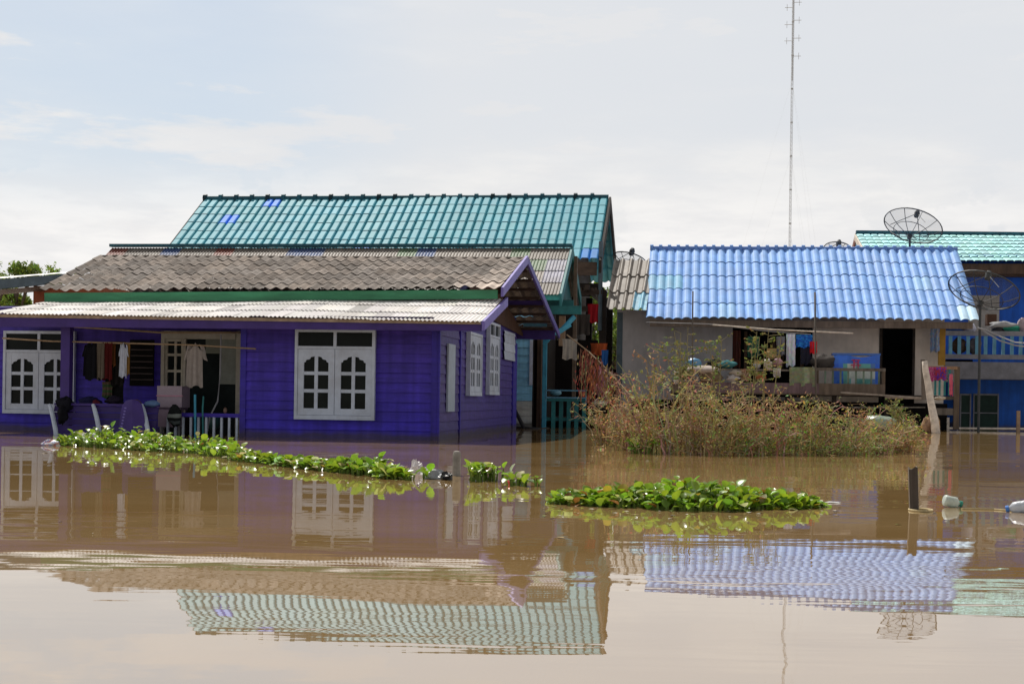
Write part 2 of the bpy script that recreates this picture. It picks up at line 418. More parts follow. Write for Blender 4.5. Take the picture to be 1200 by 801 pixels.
s_small = noise_slope(1.0, (2.4, 22.0, 1), 0.005, 0.016, 4)
s_mid = noise_slope(1.0, (1.6, 4.6, 1), 0.018, 0.018, 3, (5, 3, 0))
s_big = noise_slope(1.0, (0.20, 0.6, 1), 0.006, 0.020, 2, (9, 1, 0))
mk, mkraw = mask(1.0, (0.14, 0.80, 1), 0.42, 0.62, (2, 7, 0), 0.22, 2.6)
v1 = vscale(s_small, mk)
tot = vadd(vadd(vadd(v1, vscale(s_mid, mk)), s_big), (0, 0, 1))
nn = N.new('ShaderNodeVectorMath'); nn.operation = 'NORMALIZE'; L.new(tot, nn.inputs[0])
fr = N.new('ShaderNodeFresnel'); fr.inputs['IOR'].default_value = 1.62; L.new(nn.outputs[0], fr.inputs['Normal'])
df = N.new('ShaderNodeBsdfDiffuse')
mf, mfr = mask(1.0, (0.25, 0.6, 1), 0.35, 0.65, (1, 4, 0), 0, 1)
mc = N.new('ShaderNodeMix'); mc.data_type = 'RGBA'
mc.inputs['A'].default_value = (0.27, 0.165, 0.062, 1); mc.inputs['B'].default_value = (0.33, 0.215, 0.095, 1)
L.new(mf, mc.inputs['Factor']); L.new(mc.outputs['Result'], df.inputs['Color'])
gl = N.new('ShaderNodeBsdfGlossy'); gl.inputs['Roughness'].default_value = 0.012; gl.inputs['Color'].default_value = (0.93, 0.95, 0.97, 1)
L.new(nn.outputs[0], gl.inputs['Normal'])
fm = N.new('ShaderNodeMath'); fm.operation = 'MULTIPLY_ADD'; fm.use_clamp = True; fm.inputs[1].default_value = 0.68; fm.inputs[2].default_value = 0.25; L.new(fr.outputs[0], fm.inputs[0])
ms = N.new('ShaderNodeMixShader'); L.new(fm.outputs[0], ms.inputs[0]); L.new(df.outputs[0], ms.inputs[1]); L.new(gl.outputs[0], ms.inputs[2])
L.new(ms.outputs[0], out.inputs['Surface'])
water.data.materials.clear(); water.data.materials.append(wm)

gb = MB()
rows = []
for j in range(24):
    b = 60 + j * j * 1.9
    rows.append([(a, b + 5 * math.sin(a * .05 + j), -0.4 if j == 0 else 0.25 + 0.3 * math.sin(a * 0.03 + j) * (j > 0)) for a in range(-400, 401, 20)])
gb.grid(rows)
meta(gb.build('ground', M['mud'], None, (0, 0, 0)), kind='structure')

# ================================================================== PURPLE HOUSE
BW = 21.05                                     # front wall plane
BE = 20.5                                      # eave plane
AO = P(565, 379, BE)[0]                        # verge plane, right
WC = P(512, 500, BW)[0]                        # right wall plane
b_lt = Pa(590, 350, AO)[1]; b_te = Pa(587, 342, AO)[1]
b_rg = Pa(616, 303, AO)[1]; b_be = Pa(654, 391, AO)[1]
BR = 22.25                                     # recessed wall plane
house = thing('wooden_house', 'purple clapboard house standing in flood water with white porch roof and grey tiled main roof', 'house', (WC, BW, 0))
purp = house
a_left = P(-30, 430, BR)[0]
a_rc = P(282, 450, BW)[0]                      # corner of the projecting room
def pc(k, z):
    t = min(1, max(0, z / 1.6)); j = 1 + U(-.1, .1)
    return ((0.9 + 0.45 * t) * j, (0.85 + 0.3 * t) * j, (1.25 - 0.45 * t) * j)  # lower boards tinted bluer: light thrown back by the water, put into the colour
w = MB()
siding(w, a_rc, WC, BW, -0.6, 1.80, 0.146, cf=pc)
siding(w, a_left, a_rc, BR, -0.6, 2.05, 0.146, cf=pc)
w.box(a_rc, a_rc + 0.03, BW, BR, -0.6, 1.80, (0.7, 0.7, 0.7))
w.build('front_wall', M['purple'], house)
bend = Pa(603, 500, WC)[1]
b_mid = Pa(537, 480, WC)[1]
w = MB(); w.poly([(WC, BW, 1.78), (WC, b_mid, 1.78), (WC, b_mid, 2.12), (WC, BW, 1.82)], (.9, .8, .6)); siding(w, WC, (BW, b_mid - 0.03), 0, -0.6, 1.79, 0.146, side='R', cf=lambda k, z: (1.5 * (1 + U(-.08, .08)), 1.6, 0.55))
siding(w, WC, (b_mid + 0.03, bend), 0, -0.6, 2.35, 0.146, side='R', cf=lambda k, z: (1.2 * (1 + U(-.1, .1)), 1.1, 0.62))
# gable triangle
w.poly([(WC, b_mid, 2.35), (WC, bend, 2.35), (WC, bend, 2.2), (WC, b_rg, PZ(616, 303, b_rg) - 0.12), (WC, b_mid, 2.45)], (0.5, 0.45, 0.4))
w.build('side_wall', M['purple'], house)
w = MB(); w.box(a_left, a_left + 0.1, BR, bend, -0.6, 1.9); w.box(a_left + .1, WC - 0.02, bend, bend + 0.1, -0.6, 1.9)
w.build('rear_wall', M['purple'], house)
w = MB()
for q in [(WC + 0.002, WC + 0.035, bb - 0.03, bb + (0.05 if bb < bend - 0.6 else 0.55)) for bb in (BW, b_mid, bend - .55)] + [(WC - 0.09, WC, BW - 0.034, BW - 0.002), (a_rc, a_rc + 0.09, BW - 0.034, BW - 0.002)]:
    w = MB(); w.box(*q, -0.6, 1.8, (.8, .8, .85)); w.build('corner_board', M['purple'], house)
# fascia beam under the lean-to, porch column
w = MB()
zA = PZ(0, 371, BE); zB = PZ(560, 379.5, BE)
aL = P(-25, 370, BE)[0]
w.poly([(aL, BE + .03, PZ(-25, 382, BE)), (AO - .02, BE + .03, PZ(560, 386, BE) - 0.02), (AO - .02, BE + .03, zB), (aL, BE + .03, zA)])
w.poly([(aL, BE + .08, PZ(-25, 382, BE)), (AO - .02, BE + .08, PZ(560, 386, BE) - 0.02), (AO - .02, BE + .08, zB), (aL, BE + .08, zA)])
w.poly([(aL, BE + .03, PZ(-25, 382, BE)), (AO - .02, BE + .03, PZ(560, 386, BE) - 0.02), (AO - .02, BE + .08, PZ(560, 386, BE) - 0.02), (aL, BE + .08, PZ(-25, 382, BE))])
w.build('eave_beam', M['purple_trim'], house)
w = MB(); w.box(aL, AO - 0.03, BE - 0.005, BE + 0.028, zB - 0.005, zB + 0.045)
w = MB()
w.poly([(aL, BE + .005, zA - 0.005), (AO - .02, BE + .005, zB - 0.005), (AO - .02, BE + .005, zB + 0.045), (aL, BE + .005, zA + 0.045)])
w.build('eave_batten', M['tanwood'], house)
w = MB(); w.pbox(70.5, 383, 81, 520, BW - 0.25, 0.13); w.build('porch_column', M['purple_trim'], house)
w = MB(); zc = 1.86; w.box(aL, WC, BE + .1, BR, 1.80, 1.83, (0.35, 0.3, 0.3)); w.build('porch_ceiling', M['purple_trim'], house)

# lean-to roof of whitish small corrugated sheets
def c_white(k, r, n):
    v = U(0.86, 1.12)
    if R() < 0.12: v *= 0.72
    return (v, v * U(.97, 1), v * U(.94, 1))
leL = P(0, 367.5, BE); leR = (AO, BE, PZ(565, 377.5, BE)); ltR = (AO, b_lt, Pa(590, 350.5, AO)[2]); ltL = P(51, 352.5, b_lt)
leL = (leL[0] - 0.15, leL[1], leL[2]); ltL = (leL[0] + .02, b_lt, ltL[2])
rb = MB(); sheet_roof(rb, leL, leR, ltR, ltL, 118, 3, 0.018, p_sin, sag=.012, step=0.012, seg=7, lip=0.006, wps=4, colfn=c_white, jit=0.006, endj=0.05)
lean = rb.build('porch_roof', M['iron_white'], house, smooth=False)
# main tiled roof
def c_old(k, r, n):
    v = U(0.62, 1.25)
    if r == 0 and k > n * 0.86: v *= 2.3
    if k > n * 0.90 and r < 5: v *= 1.5
    h = U(-.03, .03)
    return (v * (1 + h), v, v * (1 - h))
tL = P(46, 341, b_te); tR = (AO - 0.0, b_te, Pa(587, 338, AO)[2])
rR = (AO, b_rg, Pa(616, 303.5, AO)[2]); rL = P(118, 301, b_rg)
tL = (tL[0], tL[1], tL[2])
rb = MB(); sheet_roof(rb, tL, tR, rR, rL, 40, 7, 0.042, p_sin, step=0.007, seg=8, lip=0.006, wps=2, colfn=c_old, jit=0.012, endj=0.12, drift=0.0)
mroof = rb.build('roof', M['tile_old'], house)
beL = (rL[0] - 1.2, b_be, Pa(654, 391, AO)[2]); beR = (AO, b_be, Pa(654, 391, AO)[2])
rb = MB(); sheet_roof(rb, beR, beL, rL, rR, 40, 8, 0.04, p_sin, step=0.03, seg=6, wps=2, colfn=c_old, jit=0.02)
rb.build('rear_roof', M['tile_old'], house)
rb = MB(); n = 26
for k in range(n):
    p = lerp(rL, rR, k / n); q = lerp(rL, rR, (k + 1.06) / n)
    rb.tube([(p[0], p[1], p[2] - 0.0), (q[0], q[1], q[2] - 0.0)], [0.035, 0.045], 8, tint(0.3))
rb.build('ridge_cap', M['tile_old'], mroof)
# green fascia between the two roofs
w = MB()
g0 = P(52, 343, b_te - .02); g1 = P(52, 354, b_te - .02); g2 = P(583, 339.5, b_te - .02); g3 = P(583, 350, b_te - .02)
w.poly([g1, g3, g2, g0]); gi = lambda p: (p[0], p[1] + .05, p[2])
w.poly([gi(g1), gi(g3), gi(g2), gi(g0)]); w.poly([g0, g2, gi(g2), gi(g0)]); w.poly([g1, g3, gi(g3), gi(g1)])
w.build('green_fascia', M['green'], house)

# verge boards
w = MB()
def verge(w, p, q, h, c=W3, t=0.04, par=None, m=None):
    w = MB()
    p = Vector(p); q = Vector(q)
    for d in (0, t):
        w.poly([(p.x + d, p.y, p.z - h), (q.x + d, q.y, q.z - h), (q.x + d, q.y, q.z), (p.x + d, p.y, p.z)], c)
    w.poly([(p.x, p.y, p.z), (q.x, q.y, q.z), (q.x + t, q.y, q.z), (p.x + t, p.y, p.z)], c)
    w.poly([(p.x, p.y, p.z - h), (q.x, q.y, q.z - h), (q.x + t, q.y, q.z - h), (p.x + t, p.y, p.z - h)], c)
    w.poly([(p.x, p.y, p.z - h), (p.x + t, p.y, p.z - h), (p.x + t, p.y, p.z), (p.x, p.y, p.z)], c)
    w.build('verge_board', M[VM[1]], VM[0])
VM = (house, 'lavender')
verge(w, (AO, BE - .02, leR[2] + .02), (AO, b_lt + .25, ltR[2] + .05), 0.14)
verge(w, (AO + .004, b_te - .02, tR[2] + .02), (AO + .004, b_rg, rR[2] + .06), 0.15)
verge(w, (AO + .002, b_rg, rR[2] + .06), (AO + .002, b_be, beR[2] + .03), 0.13, (0.55, 0.5, 0.65))

# soffit purlins, rafters and tie beams seen under the right verge
w = MB()
for k in range(9):
    t = (k + .5) / 9
    bb = b_rg + (b_be - b_rg) * t; zz = rR[2] + (beR[2] - rR[2]) * t - 0.10
    w.box(WC - .6, AO, bb - .03, bb + .03, zz - .05, zz, (0.45, 0.4, 0.5))
for k in range(4):
    t = (k + .5) / 4
    bb = b_te + (b_rg - b_te) * t; zz = tR[2] + (rR[2] - tR[2]) * t - 0.10
    w.box(WC - .6, AO, bb - .03, bb + .03, zz - .05, zz, (0.45, 0.4, 0.5))
w.build('purlin', M['brown'], house)
w = MB()
w.box(WC - .3, AO - .01, b_be - .6, b_be - .52, PZ(630, 397.5, b_be - .6), PZ(630, 384, b_be - .6))
w.build('eave_purlin', M['purple_trim'], house)
w = MB(); bq = b_rg + (b_be - b_rg) * .5
w.box(WC - .3, AO - .01, bq, bq + .08, PZ(615, 360, bq), PZ(615, 352, bq))
w.build('tie_beam', M['purple_trim'], house)
w = MB(); w.box(WC + .1, AO - .15, b_be - .9, b_be - .86, PZ(630, 382.5, b_be - .9), PZ(630, 378.5, b_be - .9)); w.build('gable_batten', M['balu'], house)
w = MB(); w.poly([(WC + .05, b_te + .1, tR[2] - .2), (WC + .05, b_be - .1, beR[2] - .1), (WC + .05, b_rg, rR[2] - .2)], (.6, .45, .4)); w.build('gable_panel', M['brown'], house)

pf = Pl('F', BW - 0.032)
def pwin(pl, px0, px1, ytop, ytr, ybot, b, **k):
    u0, u1 = P(px0, 430, b)[0], P(px1, 430, b)[0]; m_ = (px0 + px1) / 2
    return window(house, pl, u0, u1, PZ(m_, ybot, b), PZ(m_, ytop, b), PZ(m_, ytr, b), **k)
pwin(pf, 347.5, 441, 386, 409, 490, BW, label='white twin casement window with dark glazed transom, closed, on the plain purple front wall')
pr = Pl('F', BR - 0.032)
pwin(pr, 7, 90, 388, 413, 483, BR, label='white casement window partly hidden by the purple porch column')
# side windows
ps = Pl('R', WC + 0.015)
for px0, px1, yt, ytr, yb, tr_ in ((545, 559.5, 388, 388, 462, False), (568.5, 580.5, 376, 394, 461, True)):
    b0 = Pa(px0, 430, WC)[1]; b1 = Pa(px1, 430, WC)[1]
    z1 = Pa(px0, yt, WC)[2]; z0 = Pa(px0, yb, WC)[2]; zt = Pa(px0, ytr, WC)[2]
    window(house, ps, b0, b1, z0, z1, zt if tr_ else z1, transom=tr_)
w = MB(); b0 = Pa(522, 430, WC)[1]; b1 = Pa(530, 430, WC)[1]
w.box(WC + .02, WC + .05, b0, b1, Pa(526, 482, WC)[2], Pa(526, 403, WC)[2], (.75, .8, .8)); w.build('side_shutter', M['white'], house)
w = MB(); b0 = Pa(588, 430, WC)[1]; b1 = Pa(600.5, 430, WC)[1]
z0 = Pa(590, 421, WC)[2]; z1 = Pa(590, 387, WC)[2]
siding(w, WC + .04, (b0, b1), 0, z0, z1, 0.17, side='R', cf=lambda k, z: tint(.1)); w.build('white_panel', M['white'], house)

# porch doorway, dark window, wall cupboard on the recessed wall
w = MB(); w.pbox(188, 388, 192, 520, BR - .10, .08); w.pbox(276, 388, 282, 520, BR - .10, .08); w.pbox(192, 388, 276, 397, BR - .10, .08)
w.pbox(214, 397, 217, 500, BR - .10, .07)
door = w.build('doorway', M['cream'], house)
w = MB(); w.pbox(192, 397, 276, 520, BR - .04, .012, (1.5, 2.4, 2.4)); w.build('dark_opening', M['dark'], door)
w = MB()
for a_, b_ in ((193, 196), (204, 206.5), (212, 214)): w.pbox(a_, 397, b_, 476, BR - .075, .03)
for y in (397, 414, 433, 471): w.pbox(196, y, 212, y + 3, BR - .074, .028)
w.build('door_leaf', M['cream'], door)
w = MB(); w.pbox(258, 396, 277, 450, BR - .085, .03, (.5, .58, .6)); w.build('white_door_panel', M['cream'], door)
w = MB(); w.pbox(241, 397, 257.5, 414, BR - .07, .02, (.36, .42, .40)); w.build('curtain', M['cream'], door)
w = MB(); w.pbox(152, 398, 180, 452, BR - .06, .03); lv = w.build('louvre_window', M['dark'], house)
w = MB()
for k in range(7): w.pbox(153, 402 + k * 7, 179, 403.2 + k * 7, BR - .075, .012, (3, 3, 3.4))
w.build('louvre_slat', M['dkwood'], lv)
# white baluster rail at the porch edge
w = MB(); w.pbox(213, 484, 281, 488.5, BW - .02, .06, (1.1, 1.0, 1.0)); rail = w.build('porch_rail', M['purple'], house)
for k in range(10):
    w = MB(); x = 195 + k * 9.0
    if x > 279: break
    w.pbox(x, 488.5, x + 2.4, 524, BW - .01, .035, tint(.08)); w.build('baluster', M['balw'], rail)
w = MB(); w.tube([P(228.6, 462, BW - .1), P(228.8, 524, BW - .1)], .018, 6); w.build('blue_pipe', M['pblue'], house)
w = MB(); w.tube([P(238.5, 464, BW - .08), P(237.5, 478, BW - .08), P(238, 524, BW - .08)], .013, 6); w.build('grey_pipe', M['teal_wood'], house)
w = MB(); w.tube([P(259, 392, BW + .4), P(258, 440, BW + .4), P(255, 470, BW + .35), P(246, 488, BW + .2), P(240, 520, BW + .1)], .013, 6); w.build('hose', M['cable_lt'], house)

# purple slatted porch bench with three curved pale supports
bb = BW - 0.45
o = P(120, 512, bb)
bench = thing('porch_bench', 'purple plank bench back with three curved pale supports along the porch edge', 'bench', (o[0], bb, 0))
w = MB(); nrow = 6
a0 = P(64, 490, bb)[0]; a1 = P(186, 490, bb)[0]
zt = PZ(120, 475, bb); z0 = -0.15
for k in range(nrow):
    za = z0 + (zt - z0) * k / nrow; zb2 = z0 + (zt - z0) * (k + 1) / nrow - .012
    oa = 0.20 * (1 - (za - z0) / (zt - z0)); ob = 0.20 * (1 - (zb2 - z0) / (zt - z0))
    c = (U(.55, .8),) * 3
    w.poly([(a0, bb - oa + .0, za), (a1, bb - oa, za), (a1, bb - ob, zb2), (a0, bb - ob, zb2)], c)
    w.poly([(a0, bb - oa + .02, za), (a1, bb - oa + .02, za), (a1, bb - ob + .02, zb2), (a0, bb - ob + .02, zb2)], c)
w.build('backrest', M['purple_trim'], bench)
w = MB(); w.box(a0, a1, bb - .02, bb + .05, zt - .005, zt + .03); w.build('top_rail', M['purple_trim'], bench)
for x in (58, 109, 166):
    w = MB()
    pts = [P(x, 474, bb - .05), P(x + 2, 480, bb - .10), P(x + 4.5, 490, bb - .17), P(x + 7, 503, bb - .25), P(x + 8.5, 522, bb - .3)]
    w.tube(pts, [.026, .034, .036, .036, .036], 8, tint(.05)); w.build('support', M['balw'], bench)
# purple plastic chair behind
ch = thing('plastic_chair', 'dark purple moulded chair with a slotted back, seen over the porch bench', 'chair', (P(155, 480, bb + .25)[0], bb + .25, 0))
w = MB(); bc = bb - .24
rows = []
for r_ in range(9):
    t = r_ / 8; y = 507 - t * 38; hw = 15.5 - 5.5 * t ** 2.2 - (3 if r_ == 8 else 0)
    rows.append([P(155 + hw * (-1 + 2 * j / 8), y - (1.5 * (1 - abs(j / 4 - 1)) if r_ > 6 else 0), bc - .05 * (1 - t) + .04 * abs(j / 4 - 1)) for j in range(9)])
w.grid(rows); w.build('chair_back', M['purple_trim'], ch)
w = MB()
for k in range(7):
    w = MB(); w.pbox(141.2 + k * 0.75, 477 + (6 - k) * 3.6, 143.4 + k * .75, 478.6 + (6 - k) * 3.6, bc - .075, .01); w.build('back_slot', M['lavender'], ch)
w = MB(); c0 = P(155, 495, bc)
w.box(c0[0] - .2, c0[0] + .2, bc + .03, bc + .45, .12, .15)
w.build('seat', M['purple_trim'], ch)
for da in (-.18, .18):
    for db in (.06, .42):
        w = MB(); w.tube([(c0[0] + da, bc + db, .12), (c0[0] + da * 1.15, bc + db, -.4)], .018, 6); w.build('leg', M['purple_trim'], ch)

# ---- small porch things
def soft(name, label, cat, px, py, b, rx, ry, rz, c, m='cloth', jit=.15, group=None, n=14, mm=9, cf=None):
    p = P(px, py, b); mb = MB(); mb.blob(p, (rx, ry, rz), n, mm, jit, c, cf=cf)
    o = mb.build(name, M[m], None, (p[0], p[1], p[2] - rz), smooth=True); meta(o, label, cat, group); return o
soft('clothes_heap', 'black clothes heaped on the left end of the purple porch bench', 'clothes', 77, 476, bb, .14, .1, .13, (.012, .012, .018), jit=.22)
soft('clothes_heap', 'black clothes drooping down beside the purple column', 'clothes', 73, 486, bb - .25, .07, .05, .12, (.01, .01, .014), jit=.25)
soft('folded_cloth', 'pale blue cloth draped over the right end of the porch bench', 'cloth', 178, 473, bb, .12, .08, .05, (.12, .2, .38), jit=.12)
soft('rucksack', 'black and white rucksack hanging by the pink cabinet', 'bag', 205, 487, BW - .12, .11, .08, .16, (.03, .04, .04), jit=.10,
     cf=lambda x, y: (.25, .28, .26) if y in (4,) else ((.09, .11, .11) if y in (6,) else (.015, .018, .018)))
soft('soft_toy', 'small red bundle on the bench rail', 'bundle', 112, 473, bb + .1, .06, .05, .06, (.12, .02, .03))
soft('bundle', 'brown round basket behind the top rail of the bench', 'basket', 158, 473, bb + .35, .11, .08, .07, (.12, .07, .06), jit=.05)
cab = thing('cabinet', 'dusty pink two-tier cabinet standing on the porch', 'cabinet', (P(199, 470, BW)[0], BW + .15, 0))
w = MB(); w.pbox(184, 452, 213, 477, BW + .05, .35, (.30, .235, .29)); w.build('upper_box', M['plastic'], cab)
w = MB(); w.pbox(185, 480, 206, 500, BW + .06, .33, (.30, .22, .28)); w.build('lower_box', M['plastic'], cab)
w = MB(); w.pbox(183, 463, 214, 464, BW + .035, .012, (.5, .2, .3)); w.build('trim_strip', M['plastic'], cab)
w = MB(); w.pbox(186, 477, 212, 480, BW + .07, .3, (.12, .08, .12)); w.pbox(188, 500, 190, 524, BW + .07, .03, (.2, .2, .2)); w.pbox(208, 480, 211, 524, BW + .07, .03, (.2, .2, .2)); w.build('stand', M['plastic'], cab)
# clothes poles
def pole(label, pts, r, m='bamboo', name='clothes_pole', cat='pole', n=7):
    w = MB(); w.tube(pts, r, n); c = pts[0]
    o = w.build(name, M[m], None, c, smooth=True); return meta(o, label, cat)
pb = BW - .15
pole('long bamboo clothes pole slung across the porch in front of the purple wall', [P(3, 396, pb), P(60, 399.5, pb), P(150, 402, pb), P(225, 404, pb), P(300, 408.5, pb)], .013)
pole('upper bamboo pole under the porch ceiling behind the hanging shirts', [P(86, 382.5, pb + .3), P(190, 389.5, pb + .4), P(285, 389.5, pb + .5)], .016)
def garment(label, px, py, b, wpx, hpx, c, kind='shirt', group='clothes hung on the porch pole', cat='shirt', c2=None, name=None):
    s = F_PX / b; W_ = wpx / s; H = hpx / s; p = P(px, py, b); mb = MB(); nr, ncol = 12, 12
    ph = U(0, 6); rows = []
    for r_ in range(nr + 1):
        t = r_ / nr; row = []
        if kind == 'shirt': hw = W_ / 2 * (0.34 + 0.66 * min(1, t / .12)) * (0.80 + .10 * t)
        elif kind == 'cloth': hw = W_ / 2 * (1 - .08 * math.sin(t * 3))
        else: hw = W_ / 2 * (.6 + .4 * t)
        for j in range(ncol + 1):
            u = -1 + 2 * j / ncol
            fold = .022 * math.sin(u * 7 + ph + t * 1.2) * (0.25 + t) + .012 * math.sin(u * 15 + ph * 2)
            zz = p[2] - H * t - (.02 * math.sin(u * 5 + ph) if r_ == nr else 0) - (abs(u) * H * .10 if (kind == 'shirt' and r_ < 2) else 0)
            row.append((p[0] + u * hw, b + fold, zz))
        rows.append(row)
    def cf(x, y):
        k = 1 + .12 * math.sin(x * 1.9 + ph)
        cc = c2 if (c2 and (y % 4 < 2)) else c
        return tuple(q * k for q in cc)
    mb.grid(rows, cf=cf)
    if kind == 'shirt':
        for sgn in (-1, 1):
            rows = []
            for r_ in range(6):
                t = r_ / 5
                cx_ = p[0] + sgn * W_ / 2 * (.62 + .42 * t); cz = p[2] - H * (.06 + .34 * t); hw = W_ * .12 * (1 - .15 * t)
                rows.append([(cx_ + hw * q, b + .012 + .02 * math.cos(q * 2 + ph) + .01 * math.sin(t * 7), cz + q * hw * .5 * sgn * -1) for q in (-1, -.5, 0, .5, 1)])
            mb.grid(rows, c)
    o = mb.build(name or cat.replace(' ', '_'), M['cloth'], None, (p[0], b, p[2]), smooth=True)
    return meta(o, label, cat, group)
gbp = pb + .02
garment('black short-sleeved shirt, leftmost of the clothes hanging in the porch', 111, 399, gbp + .05, 24, 48, (.012, .012, .016))
garment('grey-brown shirt hanging between the black shirt and the dark red one', 118, 402, gbp - .05, 9, 44, (.17, .14, .11), 'cloth')
garment('dark red shirt hanging on the porch pole', 126, 401, gbp - .03, 13, 46, (.09, .012, .012), 'cloth')
garment('orange brown shirt hanging right of the dark red one', 132, 400, gbp + .03, 8, 30, (.16, .06, .02), 'cloth')
garment('black trousers hanging below the porch pole between orange and white shirts', 138, 402, gbp + .06, 16, 52, (.015, .013, .013), 'cloth', cat='trousers')
garment('white shirt with short sleeves hanging on the porch pole', 144.5, 401, gbp - .06, 11, 43, (.62, .66, .78), 'shirt')
garment('ochre yellow shirt hanging just right of the white one', 150, 401, gbp - .02, 6, 40, (.34, .19, .06), 'cloth')
garment('beige long-sleeved shirt hanging alone before the doorway', 229, 401, gbp - .02, 24, 54, (.34, .30, .28), 'shirt')
garment('green checked cloth hanging under the dark red shirt', 126, 447, gbp + .1, 14, 20, (.05, .09, .04), 'cloth', cat='cloth', c2=(.12, .08, .06))

garment('black shirt with a broad back hanging second from the left in the porch', 104, 402, gbp + .12, 16, 42, (.014, .012, .02))
garment('dark brown shirt hanging behind the white one in the porch', 139, 400, gbp + .14, 18, 50, (.05, .03, .02), 'cloth')
garment('black skirt hanging lowest under the shirts above the bench', 134, 440, gbp + .18, 26, 30, (.012, .012, .014), 'cloth', cat='skirt')
soft('clothes_heap', 'dark blue clothes piled on the bench rail behind the middle support', 'clothes', 104, 471, bb + .2, .17, .1, .07, (.02, .02, .07), jit=.25)
soft('clothes_heap', 'dark clothes heap on the bench rail between chair and pale blue cloth', 'clothes', 135, 470, bb + .2, .13, .1, .07, (.02, .015, .03), jit=.25)
soft('bucket', 'dark green bucket on the porch behind the pale balusters', 'bucket', 250, 494, BW + .4, .12, .12, .13, (.03, .09, .08), 'plastic', .02)
soft('pot', 'brown pot on the porch rail near the hose', 'pot', 264, 481, BW + .02, .03, .03, .05, (.14, .08, .06), 'plastic', .03)
soft('bundle', 'dark bundle standing behind the balusters near the doorway', 'bundle', 222, 496, BW + .5, .15, .12, .2, (.02, .018, .018), 'cloth', .12)

# ================================================================== LEFT NEIGHBOUR SHED
sb_ = 30.0
shed = thing('brown_shed', 'red-brown boarded shed with dark blue fascia showing left behind the purple house roof', 'shed', (P(45, 400, sb_)[0], sb_, 0))
w = MB(); w.pbox(38, 335, 120, 495, sb_, 3.0); w.build('wall', M['brick'], shed)
w = MB()
e0 = P(-40, 336, sb_ - 1.0); e1 = P(60, 323, sb_ - 1.0); e2 = P(110, 314, sb_ + 2); e3 = P(-40, 326, sb_ + 3)
t_ = P(-40, 330, sb_ - .9); t1_ = P(85, 320, sb_ - .5)
w.poly([P(-60, 331, sb_ - 1), P(84, 319, sb_ - 1), P(84, 318.0, sb_ + 3.5), P(-60, 329, sb_ + 3.5)], (1.3, 1.25, 1.2)); w.build('roof', M['iron_white'], shed)
w = MB(); q = [P(-60, 344, sb_ - .98), P(50, 333.5, sb_ - .98), P(86, 320, sb_ - .98), P(-60, 332, sb_ - .98)]
w.poly(q); w.poly([(p[0], p[1] + .1, p[2]) for p in q]); w.build('fascia', M['slate'], shed)
w = MB(); w.poly([P(-60, 344, sb_ - .98), P(62, 334, sb_ - .98), P(52, 341, sb_ + .02), P(-60, 350, sb_ + 1)]); w.build('soffit', M['brown'], shed)

# ================================================================== GREEN GABLED HOUSE
gB = 34.2; aG = P(668, 291, gB)[0]
gE = Pa(655, 345, aG)[1]
gh = thing('small_house', 'house with rusty corrugated roof and light blue plank wall right behind the purple one', 'house', (aG - 1, gE, 0))
def c_iron(k, r, n):
    f = k / n
    v = U(.7, 1.15); c = (v, v * .97, v * .93)
    q = R()
    if r >= 2:
        if q < .10: c = (.25, .45, 1.1)
        elif q < .18: c = (.9, .35, .3)
        elif q < .25: c = (.55, .9, .6)
    if f > .93 and r == 1: c = (1.3, 1.4, 1.9)
    if .95 < f < .985 and r == 2: c = (1.2, 1.3, 1.7)
    return c
gl_ = P(132, 291, gB); gr_ = (aG, gB, Pa(668, 291, aG)[2])
ger = (aG, gE, Pa(655, 345, aG)[2]); gel = (gl_[0], gE, ger[2] - .12)
rb = MB(); sheet_roof(rb, gel, ger, gr_, gl_, 150, 4, .02, p_sin, step=.012, seg=5, lip=.006, wps=6, colfn=c_iron, jit=.006)
gro = rb.build('roof', M['iron_grey'], gh)
gbl = (gl_[0], gB + 2.4, gel[2] + .3); gbr = (aG, gB + 2.4, ger[2] + .3)
rb = MB(); sheet_roof(rb, gbr, gbl, gl_, gr_, 150, 3, .02, p_sin, step=.01, seg=4, wps=6, colfn=c_iron); rb.build('rear_roof', M['iron_grey'], gh)
w = MB(); w.bar((gl_[0] - .05, gB, gl_[2] + .07), (aG + .05, gB, gr_[2] + .07), .2, .07, (1, 1, 1)); w.build('ridge_cap', M['teal_dark'], gro)
VM = (gh, 'teal_wood'); w = MB()
verge(w, (aG + .02, gE - .05, ger[2] + .02), (aG + .02, gB, gr_[2] + .06), .28, t=.05)
verge(w, (aG + .025, gB, gr_[2] + .06), (aG + .025, gB + 2.5, gbr[2]), .25, t=.05)

w = MB(); w.pbox(638, 345, 657, 351.5, gE + .02, .06, (2.2, 2.2, 2.0)); w.pbox(640, 351.5, 672, 366, gE + .5, .06, (.8, .8, .8)); w.build('eave_board', M['teal_wood'], gh)
w = MB(); w.pbox(645, 358, 681, 368, gE + .3, .1, (.8, .9, .9)); w.build('cross_beam', M['teal_wood'], gh)
w = MB(); w.poly([(aG - .15, gE + .2, ger[2] - .1), (aG - .15, gB + 2.2, gbr[2] - .1), (aG - .15, gB, gr_[2] - .15)], (.5, .6, .6)); w.build('gable_panel', M['teal_wood'], gh)
fbB = 31.6   # light-blue front wall plane
w = MB(); siding(w, P(560, 440, fbB)[0], P(624, 440, fbB)[0], fbB, -.6, PZ(615, 366, fbB), .17, cf=lambda k, z: (tuple(q * (1.0 if z > .45 else 1.0) for q in tint(.08)) if z > .45 else (1.9, .85, .55)))
w.build('front_wall', M['lblue'], gh)
w = MB(); w.box(P(560, 440, fbB)[0], P(624, 440, fbB)[0], fbB + .02, gB + 2.2, -.5, 2.9, (.5, .5, .5)); w.build('inner_wall', M['dkwood'], gh)
w = MB(); w.pbox(620.5, 398, 624, 451, fbB - .06, .05); w.build('white_strip', M['white'], gh)
